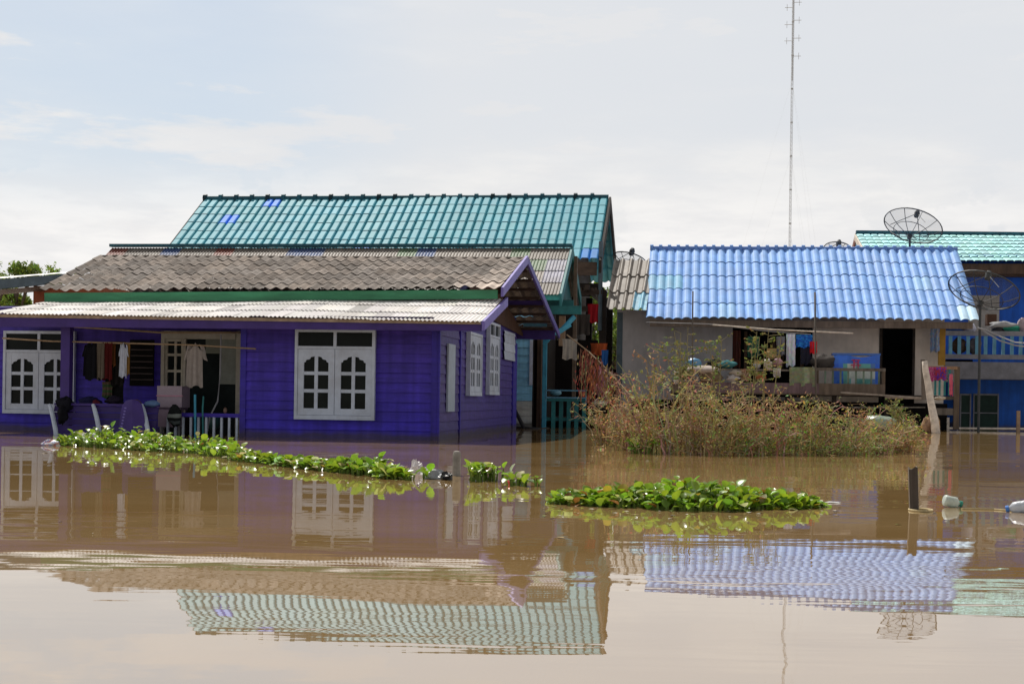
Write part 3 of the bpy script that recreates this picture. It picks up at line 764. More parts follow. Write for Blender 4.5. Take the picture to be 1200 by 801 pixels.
w = MB(); w.pbox(624, 392, 633, 505, fbB + .3, .05, (.6, .6, .6)); w.build('door', M['dark'], gh)
w = MB(); w.pbox(629, 396, 634, 506, fbB + .1, .12); w.build('wood_post', M['brown'], gh)
w = MB(); w.pbox(635.5, 398, 640, 508, fbB - .1, .12); w.build('blue_post', M['pblue'], gh)
w = MB(); w.bar(P(637, 404, fbB - .1), P(643, 398, fbB - .1), .06, .07); w.bar(P(640, 398, fbB - .1), P(668, 380, fbB + .3), .06, .1); w.bar(P(657, 388, fbB + .2), P(673, 371, fbB + .4), .08, .09); w.build('brace', M['pblue'], gh)
w = MB(); w.pbox(655, 370, 662, 405, fbB + 1.2, .1, (1, .9, .8)); w.pbox(671, 300, 675, 500, gB + .3, .15, (.4, .4, .4)); w.build('rear_post', M['tanwood'], gh)
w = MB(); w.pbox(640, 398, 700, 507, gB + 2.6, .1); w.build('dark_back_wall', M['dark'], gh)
w = MB(); w.box(P(560, 440, fbB)[0], P(690, 440, gB)[0], fbB + .3, gB + 2.5, .12, .2, (.8, .8, .8)); w.build('floor', M['dkwood'], gh)

# green picket fence and rail frame in front of the dark space
fz = fbB + .2
fn = thing('picket_fence', 'dark green picket fence half under water beside the blue post', 'fence', (P(665, 500, fz)[0], fz, 0))
for x in (646, 655, 664, 673, 682):
    w = MB(); w.pbox(x, 470, x + 4.6, 503, fz, .04, tint(.2)); w.build('picket', M['teal_wood'], fn)
w = MB(); w.pbox(640, 467, 688, 470, fz - .02, .05); w.pbox(640, 489, 688, 493, fz + .045, .04); w.build('rail', M['teal_wood'], fn)
w = MB(); w.pbox(639, 456.5, 687, 458, fz - .3, .03); w.pbox(639, 465, 687, 466.5, fz - .3, .03); w.pbox(638.5, 456, 640, 470, fz - .3, .03); w.pbox(686, 456, 687.3, 474, fz - .3, .03)
o = w.build('rail_frame', M['balu'], None, P(660, 470, fz - .3)); meta(o, 'pale metal rail frame on top of the green picket fence', 'railing')
pole('black bent pipe sticking out of the water by the light blue wall', [P(600.5, 476, fbB - .8), P(606, 485, fbB - .9), P(613.5, 500, fbB - 1.0), P(614.5, 504, fbB - 1)], .045, 'cable', 'bent_pipe', 'pipe')
pole('thin black pipe lying along the water by the light blue wall', [P(600, 500.6, fbB - 1), P(613, 500.4, fbB - 1), P(637, 502.5, fbB - 1)], .022, 'cable', 'bent_pipe', 'pipe')
soft('floating_plank', 'muddy lump caught at the foot of the blue post', 'debris', 640, 504, fbB - .6, .14, .1, .06, (.10, .09, .08), 'twig')
garment('white crumpled sheet hanging under the roof beside the teal beam', 668, 397, fbB + .4, 18, 24, (.42, .38, .33), 'cloth', 'things hung in the dark passage', 'sheet')
garment('dark red cloth hanging high in the dark passage', 695, 356, 35.5, 13, 22, (.22, .01, .015), 'cloth', 'things hung in the dark passage', 'cloth')
garment('grey board-like mat hanging left of the red cloth', 683, 368, 35.2, 18, 24, (.07, .06, .055), 'cloth', 'things hung in the dark passage', 'mat')
garment('rusty orange cloth hanging low in the passage', 702, 402, 34, 20, 14, (.28, .06, .02), 'cloth', 'things hung in the dark passage', 'cloth')
garment('blue cloth hanging by the grey wall', 709, 410, 33.5, 8, 18, (.02, .08, .25), 'cloth', 'things hung in the dark passage', 'cloth')
soft('water_jar', 'red jar in the dark passage behind the picket fence', 'jar', 683, 461, 33.4, .09, .09, .10, (.3, .03, .03), 'plastic', .02)
soft('basin', 'pale blue basin on the ledge behind the picket fence', 'basin', 651, 460, 33.0, .14, .1, .07, (.12, .3, .42), 'plastic', .03)
soft('basin', 'small white basin on a shelf at the right end of the passage', 'basin', 702, 472, 32.5, .2, .12, .06, (.55, .5, .44), 'plastic', .06)

# ================================================================== TEAL ROOFED HOUSE
tB = 41.5; aT = P(713, 233, tB)[0]
tE = Pa(701.5, 304, aT)[1]
th = thing('stilt_house', 'tall dark timber house with the long teal tiled roof rising behind the others', 'house', (aT - 5, tE, 0))
tl = P(240, 234.5, tB); tr_ = (aT, tB, Pa(713, 233, aT)[2]); ter = (aT, tE, Pa(701.5, 304, aT)[2]); tel = P(176, 303, tE)
tel = (tl[0], tE, ter[2] + .05)
def c_teal(k, r, n):
    v = U(.92, 1.08); c = (v * U(.92, 1.1), v, v * U(.97, 1.03))
    if (k, r) in ((7, 8), (3, 6)) or (k, r) in ((2, 5),): pass
    if r == 6 and k == 4: c = (.35, .62, 2.1)
    if r == 4 and k == 2: c = (.35, .62, 2.1)
    if r == 0 and k in (10, 11, 24, 30): c = (.6, .7, 1.5)
    if R() < .03: c = (1.4, 1.1, 1.05)
    return c
rb = MB(); sheet_roof(rb, tel, ter, tr_, tl, 50, 7, .065, p_tile, sag=.022, endj=.05, step=.010, seg=9, lip=.008, wps=2, colfn=c_teal, jit=.008)
tro = rb.build('roof', M['teal'], th)
tbl = (tl[0], tB + 4, tel[2]); tbr = (aT, tB + 4, ter[2])
rb = MB(); sheet_roof(rb, tbr, tbl, tl, tr_, 50, 6, .07, p_ridge, step=.03, seg=5, wps=2, colfn=lambda k, r, n: tint(.1)); rb.build('rear_roof', M['teal'], th)
w = MB(); n = 25
for k in range(n):
    p = lerp(tl, tr_, k / n); q = lerp(tl, tr_, (k + 1) / n); hh = .045
    w.tube([(p[0], p[1], p[2] + hh), (q[0], q[1], q[2] + hh)], .085, 8, tint(.2))
    w.tube([(p[0] - .03, p[1], p[2] + hh + .01), (p[0] + .07, p[1], p[2] + hh + .01)], .125, 8, tint(.3) if R() < .8 else (.3, .3, .3))
w.build('ridge_cap', M['teal_dark'], tro)
VM = (th, 'dkwood'); w = MB()
verge(w, (aT + .02, tE - .1, ter[2] - .02), (aT + .02, tB, tr_[2] + .06), .35, (.8, .75, .7), .06)
verge(w, (aT + .02, tB, tr_[2] + .06), (aT + .02, tB + 4, tbr[2] - .02), .35, (.8, .75, .7), .06)
verge(w, (tl[0] - .02, tE - .1, tel[2] - .02), (tl[0] - .02, tB, tl[2] + .04), .25, (1, 1, 1), .05)

w = MB(); w.box(tel[0] + .2, aT - .05, tE + .05, tE + .12, ter[2] - .42, ter[2] - .06, (3.2, 2.9, 2.6)); w.build('eave_board', M['dkwood'], th)
aTw = aT - .75
w = MB()
w.box(tl[0] + .8, aTw, tE + .9, tE + 1.0, 2.4, 4.4)
w.box(aTw - .06, aTw, tE + .9, tB + 3, 2.4, 4.4)
w.poly([(aTw, tE + .5, ter[2] - .1), (aTw, tB + 3.5, tbr[2] - .1), (aTw, tB, tr_[2] - .3)])
w.box(tl[0] + .8, tl[0] + .9, tE + .9, tB + 3, 2.4, 4.4)
w.build('upper_wall', M['dkwood'], th)
w = MB()
for q in (0.05, .5, .95):
    w.box(aT - .9, aT + .02, tE + .3 + q * 3.0, tE + .42 + q * 3.0, ter[2] - .75, ter[2] - .6)
w.bar((aT - .3, tE - .05, ter[2] - .75), (aT - .3, tB + 3, ter[2] - .75), .12, .14, (1.6, 1.5, 1.4))
w.bar((aT - 1.9, tE + .1, ter[2] - 1.0), (aT + .1, tE + .1, ter[2] - .86), .1, .12, (1.7, 1.5, 1.4))
w.bar((aT - 1.9, tE + .2, ter[2] - 1.35), (aT + .1, tE + .2, ter[2] - 1.3), .1, .14, (1.3, 1.1, 1.0))
for i in range(9):
    w.box(aT - .9 + i * .1, aT - .84 + i * .1, tE + .05, tE + .09, ter[2] - .9, ter[2] - .75, (2.6, 2.4, 2.2))
w.build('roof_timber', M['dkwood'], th)
w = MB(); w.tube([(aT + .05, tE + .1, tr_[2] - 1.6), (aT + .05, tE + .1, 2.5)], .06, 8); w.build('downpipe', M['slate'], th)
for (x, bq) in ((706, tE + .2), (714, tE + 3.2), (690, tE + 3.4), (600, tE + .3), (450, tE + .3), (300, tE + .3)):
    w = MB(); pa = P(x, 400, bq); w.box(pa[0] - .09, pa[0] + .09, bq - .09, bq + .09, -.6, 3.6, tint(.2)); w.build('post', M['dkwood'], th)
w = MB(); w.box(tl[0] + .8, aTw, tE + .9, tB + 3, 2.3, 2.4); w.build('floor', M['dkwood'], th)
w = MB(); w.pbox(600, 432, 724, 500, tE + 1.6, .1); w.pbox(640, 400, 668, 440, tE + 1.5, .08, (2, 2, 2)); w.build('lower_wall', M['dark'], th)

# ================================================================== BLUE ROOFED HOUSE
eB = 36.6; aB1 = P(1148, 376, eB)[0]
rB_ = Pa(1122, 293.5, aB1)[1]
aB0 = P(757, 373, eB)[0]
bh = thing('raised_house', 'grey rendered house with the bright blue tiled roof and a timber deck over the water', 'house', ((aB0 + aB1) / 2, eB, 0))
bel = (aB0, eB, PZ(757, 372.0, eB)); ber = (aB1, eB, PZ(1148, 375.5, eB)); brr = (aB1, rB_, PZ(1122, 293.5, rB_)); brl = (P(762, 292, rB_)[0], rB_, PZ(762, 292, rB_))
def c_blue(k, r, n):
    v = U(.95, 1.05); c = (v, v, v)
    f = k / n
    if f < .08 and r == 2: c = (1.05, 1.18, .88)
    if f > .9 and r == 0: c = (2.6, 1.9, 1.2)
    if R() < .03: c = (1.3, 1.2, 1.0)
    return c
rb = MB(); sheet_roof(rb, bel, ber, brr, brl, 36, 5, .05, p_wide, sag=.018, endj=.05, step=.012, seg=10, lip=.012, wps=2, colfn=c_blue, jit=.008)
bro = rb.build('roof', M['blue'], bh)
bl2 = (aB0, rB_ + 3, bel[2]); br2 = (aB1, rB_ + 3, ber[2])
rb = MB(); sheet_roof(rb, br2, bl2, brl, brr, 36, 5, .07, p_wide, step=.03, seg=5, wps=2, colfn=lambda k, r, n: tint(.1)); rb.build('rear_roof', M['blue'], bh)
w = MB(); n = 34
for k in range(n):
    p = lerp(brl, brr, k / n); q = lerp(brl, brr, (k + 1) / n)
    w.tube([(p[0], p[1], p[2] + .03), (q[0], q[1], q[2] + .03)], .06, 8, (.6, .6, .7))
    w.tube([(p[0], p[1], p[2] + .05), (p[0] + .09, p[1], p[2] + .05)], .085, 8, (.8, .8, .85))
w.build('ridge_cap', M['blue'], bro)
w = MB(); w.box(aB0 + .1, aB1 - .15, eB + .06, eB + .14, bel[2] - .22, bel[2] - .05, (1.1, 1.0, .95)); w.build('eave_board', M['greywood'], bh)
WB = eB + .9
w = MB()
zwt = bel[2] + .25
aw0 = P(722, 440, WB)[0]; ad0 = P(1030, 430, WB)[0]; ad1 = P(1072, 430, WB)[0]; ao0 = P(858, 430, WB)[0]; ao1 = P(952, 430, WB)[0]; aw1 = P(1106, 430, WB)[0]
zd = PZ(1050, 381, WB); zf = PZ(1050, 467, WB)
w.box(aw0, ao0, WB, WB + .12, -.6, zwt)
w.box(ao0, ao1, WB, WB + .12, zd - .02, zwt); w.box(ao0, ao1, WB, WB + .12, -.6, zf)
w.build('left_wall', M['grey_wall'], bh)
w = MB(); w.box(ao1, ad0, WB, WB + .12, zf - .3, zwt); w.box(ad0, ad1, WB, WB + .12, zd, zwt); w.box(ad1, aw1, WB, WB + .12, zf - .3, zwt)
w.box(aw1 - .12, aw1, WB + .12, WB + 5, -.5, zwt)
w.build('right_wall', M['beige_wall'], bh)
w = MB(); w.box(aw0, aw0 + .12, WB + .12, WB + 5, -.5, zwt); w.build('end_wall', M['grey_wall'], bh)
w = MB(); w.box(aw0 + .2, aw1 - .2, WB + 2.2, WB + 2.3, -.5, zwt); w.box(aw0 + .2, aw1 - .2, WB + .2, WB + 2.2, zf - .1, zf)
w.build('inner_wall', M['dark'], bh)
w = MB(); w.box(ad0, ad0 + .06, WB - .02, WB + .1, zf, zd); w.box(ad1 - .06, ad1, WB - .02, WB + .1, zf, zd); w.box(ad0 + .06, ad1 - .06, WB - .02, WB + .1, zd - .06, zd)
dr = w.build('doorway', M['dkwood'], bh)
w = MB(); w.box(ad0 + .06, ad0 + .1, WB + .11, WB + .85, zf, zd - .07, (.8, .7, .6)); w.build('door', M['dkwood'], dr)
w = MB()
for x in (862, 872, 884, 905, 917, 938): w.pbox(x, 388, x + U(1.5, 4), 432, WB + .3 + U(0, .5), .03, tint(.5))
w.build('plank', M['brown'], bh)
w = MB(); w.pbox(722.5, 366, 729, 505, WB - .02, .015); w.build('corner_strip', M['slate'], bh)
w = MB(); w.bar((ao1 + .1, WB - .05, zd + .1), (ad0, WB - .05, zd + .1), .02, .02); w.build('conduit', M['cable_lt'], bh)
# grey annex roof at the left
aR1 = P(757, 330, eB + .7)[0]
def c_ax(k, r, n):
    if r == 0 and k >= n - 2: return (.9, 2.1, 3.0)
    v = U(.75, 1.15); return (v, v * .97, v * .93)
ax0 = P(711, 362, eB + .2); ax1 = P(757, 363.5, eB + .2); ax2 = P(759, 305, eB + 2.9); ax3 = P(722, 305, eB + 2.9)
rb = MB(); sheet_roof(rb, ax0, ax1, (ax1[0] + .1, ax2[1], ax2[2]), (ax0[0], ax3[1], ax3[2]), 4.6, 3, .07, p_ridge, step=.03, seg=14, lip=.02, wps=1, colfn=c_ax, jit=.01)
rb.build('annex_roof', M['iron_grey'], bh)
# deck
DB = eB - 1.2
ddL = P(786, 455, DB)[0]; ddR = P(1037, 455, DB)[0]; zk = PZ(1000, 462, DB)
w = MB(); w.box(ddL, P(1100, 455, DB)[0], DB, WB, zk - .04, zk); deck = w.build('deck', M['dkwood'], bh)
w = MB(); w.box(ddL, ddR, DB - .05, DB - .002, zk - .02, PZ(1000, 449.5, DB), (.9, .8, .72)); w.build('deck_board', M['greywood'], deck)
w = MB(); w.box(ddR, P(1082, 455, DB)[0], DB - .05, DB - .002, zk - .09, zk - .04, (2.1, 2.0, 1.9)); w.build('deck_sill', M['greywood'], deck)
w = MB(); w.pbox(800, 448, 960, 460, DB - .07, .02, (1.1, .85, 1.1)); w.build('lilac_board', M['greywood'], deck)
w = MB(); w.pbox(952, 431, 1038, 434.5, DB - .02, .07); w.pbox(800, 432, 930, 434, DB - .02, .05, (1.2, 1.2, 1.2)); rl_ = w.build('deck_rail', M['greywood'], bh)
for x in (955.5, 1033.5):
    w = MB(); w.pbox(x, 431.2, x + 4, 450, DB - .015, .06, (.7, .6, .5)); w.build('rail_post', M['greywood'], rl_)
for x in range(966, 1032, 9):
    w = MB(); w.pbox(x, 434.5, x + 2.2, 450, DB, .03, (.9, 1.5, 1.4)); w.build('baluster', M['greywood'], rl_)
for x in (800, 860, 920, 975, 1036, 1088):
    w = MB(); w.pbox(x, 462, x + 5, 512, DB + .15, .12, tint(.3)); w.build('stilt', M['dkwood'], bh)
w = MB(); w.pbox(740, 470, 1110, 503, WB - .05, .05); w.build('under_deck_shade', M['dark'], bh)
w = MB(); w.bar(P(985, 459.5, DB - .2), P(1082, 466, DB - .2), .04, .04, (2, 2, 2)); w.bar(P(985, 477, DB + .1), P(1084, 477, DB + .1), .05, .03, (1.4, 1.5, 1.5)); w.build('deck_pipe', M['greywood'], bh)
# side landing right of the doorway with rail
LB = DB - .2
w = MB(); w.pbox(1086, 429, 1122, 432.5, LB, .06, (2.4, 1.7, 1.2)); ld = w.build('landing_rail', M['greywood'], bh)
for x in (1095, 1100, 1106, 1111.5):
    w = MB(); w.pbox(x, 432.5, x + 2.4, 463, LB + .01, .03, tint(.2)); w.build('baluster', M['teal_wood'], ld)
w = MB(); w.pbox(1118, 429.5, 1124.5, 503, LB + .02, .1, (.8, .7, .6)); w.build('landing_post', M['greywood'], ld)
w = MB(); w.pbox(1086, 464, 1118, 468, LB + .02, .5, (.5, .5, .5)); w.pbox(1094, 478, 1118, 486, LB + .05, .05, (1, 1, 1)); w.build('landing_floor', M['greywood'], bh)
w = MB(); w.pbox(1100, 384, 1108, 428, WB - .35, .1, (1, 1, 1)); o = w.build('porch_post', mat('ochre_paint', (.36, .20, .03), .7, .3, 6), bh)

# things on and around the deck
db2 = DB + .15
cool = thing('plastic_storage_box', 'bright blue printed plastic box with red marks behind the deck rail', 'box', (P(1002, 448, db2 + .3)[0], db2 + .3, zk))
w = MB(); p0 = P(977, 420, db2 + .25)[0]; p1 = P(1031, 420, db2 + .25)[0]; zz1 = PZ(1004, 417, db2 + .25)
rows = []
for r_ in range(6):
    t = r_ / 5; rows.append([(p0 + (p1 - p0) * j / 10 + .03 * math.sin(j) * (1 - t), db2 + .25 + .02 * math.sin(j * 1.3 + r_), zk + .02 + (zz1 - zk - .02) * t + (.03 * math.sin(j * .8) if r_ == 5 else 0)) for j in range(11)])
def cfx(x, y):
    if y < 4 and 1 < x < 9: return random.choice([(.55, .62, .6), (.12, .4, .38), (.6, .6, .62), (.08, .2, .5)])
    return tuple(q * U(.85, 1.1) for q in (.03, .17, .8))
w.grid(rows, cf=cfx); w.build('front', M['plastic'], cool)
w = MB(); w.box(p0 + .02, p1 - .02, db2 + .28, db2 + .7, zk + .01, zz1 - .04, (.04, .2, .7)); w.build('body', M['plastic'], cool)
w = MB(); w.box(p0 - .02, p1 + .02, db2 + .245, db2 + .72, zz1 + .02, zz1 + .07, (.04, .14, .5)); w.build('lid', M['plastic'], cool)
w = MB()
for q in ((998, 421, 1008, 422.2), (1001, 424, 1006, 425.2), (997, 427, 1009, 428.2), (1000, 421, 1001.5, 431), (1005, 422, 1006.5, 431)): w.pbox(*q, db2 + .205, .01, (.5, .03, .12))
w.build('red_print', M['plastic'], cool)
for i, (x, y, c, lab) in enumerate(((968, 441, (.08, .3, .3), 'teal bottle standing between the deck rail and the blue box'), (963, 440, (.5, .52, .5), 'white bottle at the left end of the deck rail'), (972, 444, (.35, .3, .3), 'grey tin on the deck left of the blue box'))):
    p = P(x, y, db2); w = MB(); w.tube([(p[0], db2, zk), (p[0], db2, zk + .16), (p[0], db2, zk + .2), (p[0], db2, zk + .26)], [.05, .05, .02, .02], 8, c)
    o = w.build('bottle', M['plastic'], None, (p[0], db2, zk)); meta(o, lab, 'bottle')
def drape(name, label, cat, x0, y0, x1, y1, b, c, c2=None, n=10, group=None, amp=.02, cf=None):
    mb = MB(); rows = []; ph = U(0, 6)
    for r_ in range(n + 1):
        t = r_ / n
        rows.append([P(x0 + (x1 - x0) * j / n + (U(-.3, .3)), y0 + (y1 - y0) * t + (1.2 * math.sin(j * 1.1 + ph) * t), b + amp * math.sin(j * 1.4 + ph) * (.3 + t)) for j in range(n + 1)])
    mb.grid(rows, cf=cf or (lambda x, y: tuple(q * U(.85, 1.15) for q in (c2 if c2 and R() < .4 else c))))
    o = mb.build(name, M['cloth'], None, P((x0 + x1) / 2, y0, b), smooth=True); return meta(o, label, cat, group)
drape('net_cloth', 'sage green net cloth folded over the deck rail', 'cloth', 925, 430, 955, 452, DB - .06, (.26, .28, .18), amp=.03)
drape('white_cloth', 'long white cloth hanging from the deck line above the net', 'cloth', 921.5, 391, 932, 429, DB + .3, (.55, .58, .66), amp=.04)
drape('blue_shirt', 'blue shirt on the deck line left of the red one', 'shirt', 933, 392, 952, 407, DB + .32, (.02, .10, .42), (.03, .2, .6), amp=.05)
drape('dark_trousers', 'dark trousers hanging below the blue shirt', 'trousers', 938, 407, 951, 427, DB + .36, (.02, .02, .035), amp=.03)
drape('red_cloth', 'small bright red cloth hanging by the thin pole', 'cloth', 949, 400, 957.5, 414, DB + .28, (.62, .02, .03), amp=.03)
drape('yellow_towel', 'mustard yellow towel hanging inside the dark opening', 'towel', 899, 408, 915, 420, DB + .5, (.32, .24, .10), amp=.02)
drape('floral_cloth', 'pale blue flowered cloth hanging right of the doorway', 'cloth', 1090, 384, 1101, 412, WB - .4, (.22, .32, .5), (.35, .36, .4), amp=.05)
drape('pink_cloth', 'pink and magenta cloths hung over the landing rail', 'cloth', 1088, 430, 1097, 446, LB - .03, (.42, .06, .2), (.5, .15, .3), amp=.03)
drape('purple_cloth', 'purple and red checked cloth in the middle of the landing rail', 'cloth', 1096, 430, 1109, 445, LB - .05, (.4, .05, .1), (.14, .05, .4), amp=.03)
drape('pink_towel', 'narrow bright pink towel hanging straight at the right of the landing', 'towel', 1112.5, 438, 1116.5, 463, LB - .03, (.75, .16, .25), amp=.01)
drape('white_sack', 'white sacking draped at the left corner of the deck', 'sack', 789.5, 434, 796, 450, DB - .1, (.62, .56, .5), amp=.04)
soft('mattress', 'dirty white folded mattress lying on the deck rail', 'mattress', 823, 433, DB - .05, .42, .3, .10, (.55, .47, .42), jit=.08)
soft('sack_heap', 'brown sack sagging under the white mattress', 'sack', 832, 441, DB - .03, .3, .2, .15, (.22, .16, .10), jit=.12)
soft('clothes_heap', 'teal cloth heaped on the deck right of the mattress', 'cloth', 852, 427, DB + .15, .22, .2, .10, (.07, .22, .24), jit=.12)
soft('clothes_heap', 'olive sack at the far left of the deck', 'sack', 803, 436, DB - .02, .18, .15, .16, (.20, .17, .08), jit=.16)
soft('sack_heap', 'dark bundle between the mattress and the teal cloth', 'bundle', 838, 427, DB + .3, .2, .15, .13, (.02, .02, .02), jit=.15)
soft('plastic_bag', 'crumpled white bag tied at the deck rail below the yellow towel', 'bag', 900, 427, DB - .05, .10, .08, .12, (.6, .52, .46), 'bag', .2)
soft('plastic_bag', 'crumpled white bag on the lower deck edge', 'bag', 858, 443, DB - .1, .14, .08, .07, (.62, .56, .54), 'bag', .25)
soft('clothes_heap', 'orange and red rag caught on the deck edge', 'rag', 891, 441, DB - .08, .13, .06, .07, (.38, .13, .06), jit=.25)
soft('clothes_heap', 'grey bundle behind the rail beside the thin pole', 'bundle', 965, 424, DB + .35, .3, .2, .17, (.09, .08, .075), jit=.14)
soft('plastic_bag', 'pale green plastic sheet lying low in the brush under the deck', 'plastic sheet', 1029, 494, 33.0, .38, .2, .14, (.36, .44, .36), 'bag', .12)
soft('tray', 'cream tray on the edge of the landing', 'tray', 1101, 466.5, LB - .03, .14, .12, .04, (.5, .42, .32), 'plastic', .15)
drape('towel', 'white towel over the deck rail between the orange rag and the net', 'towel', 906, 431, 915, 441, DB - .06, (.5, .46, .42), amp=.03)
drape('towel', 'brown checked towel over the deck rail under the mattress end', 'towel', 868, 432, 880, 446, DB - .05, (.26, .14, .08), (.4, .3, .2), amp=.03)
drape('shirt', 'dark green shirt hanging in the dark opening left of the yellow towel', 'shirt', 876, 394, 890, 418, DB + .6, (.03, .09, .06), amp=.05)
drape('curtain', 'reddish brown curtain at the left side of the dark opening', 'curtain', 859, 387, 868, 430, WB + .15, (.14, .05, .04), amp=.04)
drape('grey_shirt', 'grey shirt hanging between the yellow towel and the white cloth', 'shirt', 910, 394, 920, 416, DB + .45, (.16, .16, .18), amp=.04)
soft('cooking_pot', 'silver pot on the deck rail beside the crumpled white bag', 'pot', 887, 428, DB + .05, .09, .09, .08, (.4, .4, .42), 'plastic', .02)
soft('plastic_bag', 'pink bag on the deck between the pot and the towel', 'bag', 912, 425, DB + .2, .12, .1, .1, (.5, .28, .3), 'bag', .18)
soft('basin', 'sky blue basin leaning by the left corner of the deck', 'basin', 813, 425, DB + .3, .2, .12, .12, (.12, .3, .5), 'plastic', .04)
soft('bundle', 'cream pillow stuffed at the deck rail right of the sagging brown sack', 'pillow', 862, 437, DB + .02, .16, .12, .09, (.5, .42, .34), 'cloth', .12)
# poles and lines
pole('thin upright pole in front of the blue roof by the red cloth', [P(955, 342, DB - .2), P(956.5, 505, DB - .2)], .022, 'greywood', 'thin_pole')
pole('thin short pole standing against the blue roof at the left', [P(812, 341, DB - .3), P(811.5, 385, DB - .3), P(812, 520, DB - .3)], .018, 'greywood', 'thin_pole')
pole('pale sloping clothes pole under the blue eave', [P(835, 380.5, DB + .3), P(905, 386, DB + .3), P(1000, 390.5, DB + .3)], .02, 'palewood')
pole('dark cable sagging across the grey wall under the blue eave', [P(757, 377.5, DB + .4), P(830, 379.5, DB + .3), P(900, 388, DB + .3), P(950, 391.5, DB + .3)], .010, 'cable_lt', 'cable', 'cable')
w = MB()
pts = [P(1083.5, 423, 33.4), P(1084.5, 433, 33.4), P(1088, 452, 33.3), P(1091, 472, 33.2), P(1095, 492, 33.1), P(1097, 510, 33)]
w.tube(pts, [.06, .07, .075, .08, .09, .10], 10); bp_ = w.build('leaning_tree_trunk', M['palewood'], None, pts[-1], smooth=True); meta(bp_, 'pale bare leaning trunk standing in the water before the landing', 'tree trunk')
w = MB(); w.tube([P(1081.5, 421, 33.6), P(1082.5, 468, 33.6)], .05, 8); o = w.build('ladder_pole', M['greywood'], None, P(1082, 468, 33.6)); meta(o, 'short grey pole tied beside the leaning trunk', 'pole')
soft('root_stump', 'brown knotted stump at the foot of the leaning trunk', 'stump', 1087, 498, 33.2, .12, .1, .16, (.32, .2, .13), 'twig', .2)
soft('root_stump', 'small tan stump right of the leaning trunk at the waterline', 'stump', 1099, 496, 33.2, .05, .05, .13, (.42, .28, .17), 'twig', .2)

# ================================================================== BLUE HOUSE AT THE RIGHT
fB = 46.0; 
rfB = 50.0
fh = thing('balcony_house', 'two-storey blue house at the right edge with mint tiled roof and crowded balcony', 'house', (P(1190, 500, fB)[0], fB, 0))
fr_l = P(1003, 274.5, rfB); a_end = P(1290, 279, rfB)[0]
aF0 = fr_l[0]
z_e = PZ(1165, 307, fB - .8)
fel = (aF0 + .0, fB - .8, z_e); fer = (a_end, fB - .8, z_e); frr = (a_end, rfB, PZ(1190, 277.5, rfB)); frl = (aF0, rfB, PZ(1003, 274.5, rfB))
rb = MB(); sheet_roof(rb, fel, fer, frr, frl, 34, 8, .035, p_tile, step=.03, seg=7, lip=.02, wps=1, colfn=lambda k, r, n: tint(.14, .05), jit=.012)
fro = rb.build('roof', M['mint'], fh)
rb = MB(); sheet_roof(rb, (a_end, rfB + 4, z_e), (aF0, rfB + 4, z_e), frl, frr, 34, 5, .06, p_ridge, step=.04, seg=4, wps=1); rb.build('rear_roof', M['mint'], fh)
w = MB(); w.bar((aF0, rfB, frl[2] + .06), (a_end, rfB, frr[2] + .06), .22, .13); w.build('ridge_cap', M['teal_dark'], fro)
VM = (fh, 'palewood'); w = MB(); verge(w, (aF0 - .05, fB - .8, z_e), (aF0 - .05, rfB, frl[2]), .2, t=.05); verge(w, (aF0 - .03, rfB, frl[2] + .02), (aF0 - .03, rfB + 4, z_e), .28, (.3, .12, .1), t=.05); 
w = MB(); w.box(aF0 + .5, a_end, fB - .7, fB - .5, z_e - .35, z_e - .04); w.box(aF0 + .5, a_end, fB - .5, fB, z_e - .4, z_e - .35); w.build('eave_board', M['brown'], fh)
w = MB(); af0 = P(1095, 400, fB)[0]
w.box(af0, a_end - .5, fB, fB + .15, -.5, z_e + .3); w.box(af0, af0 + .15, fB + .15, fB + 7, -.5, z_e + .3); w.box(a_end - .65, a_end - .5, fB + .15, fB + 7, -.5, z_e + .3)
w.build('wall', M['fblue'], fh)
w = MB(); w.pbox(1135, 346, 1171, 392, fB - .03, .02, (.75, .72, .75)); w.build('white_wall_panel', M['cream'], fh)
kB = 40.0
w = MB(); kz0 = PZ(1160, 444, kB); kz1 = PZ(1160, 424, kB)
w.box(P(1105, 440, kB)[0], a_end + .5, kB, fB, kz0, kz1); w.build('balcony_slab', M['slab'], fh)
w = MB(); w.pbox(1108, 388, 1275, 393.5, kB + .02, .1, (1.2, 1.2, 1.2)); w.pbox(1108, 415.5, 1275, 421, kB + .02, .1, (1.1, 1.1, 1.1)); brl_ = w.build('balcony_rail', M['slab'], fh)
for k in range(16):
    x = 1112 + k * 10.3
    w = MB(); w.pbox(x, 393.5, x + 4, 415.5, kB + .04, .05, tint(.15)); w.build('baluster', M['balu'], brl_)
w = MB(); w.pbox(1109, 421, 1140, 424, kB + .3, .2, (.2, .2, .2)); w.build('slab_gap', M['dark'], fh)
w = MB(); lw = kB + 1.2; w.box(P(1123, 470, lw)[0], a_end, lw, lw + .12, -.5, kz0 + .01); w.build('lower_wall', M['fblue'], fh)
w = MB()
for x0, x1 in ((1125, 1138), (1140.5, 1170.5)):
    w.pbox(x0, 461, x0 + 1.4, 501, lw - .05, .045); w.pbox(x1 - 1.6, 461, x1, 501, lw - .05, .045); w.pbox(x0 + 1.4, 461, x1 - 1.6, 463, lw - .049, .04)
    w.pbox(x0 + 1.4, 483, x1 - 1.6, 484.2, lw - .047, .03)
fw_ = w.build('window', M['slab'], fh)
w = MB(); w.pbox(1126, 463, 1137, 503, lw - .02, .01, (1.5, 3.5, 3)); w.pbox(1142, 463, 1169, 503, lw - .02, .01, (1.5, 3.5, 3)); w.build('pane', M['glass'], fw_)
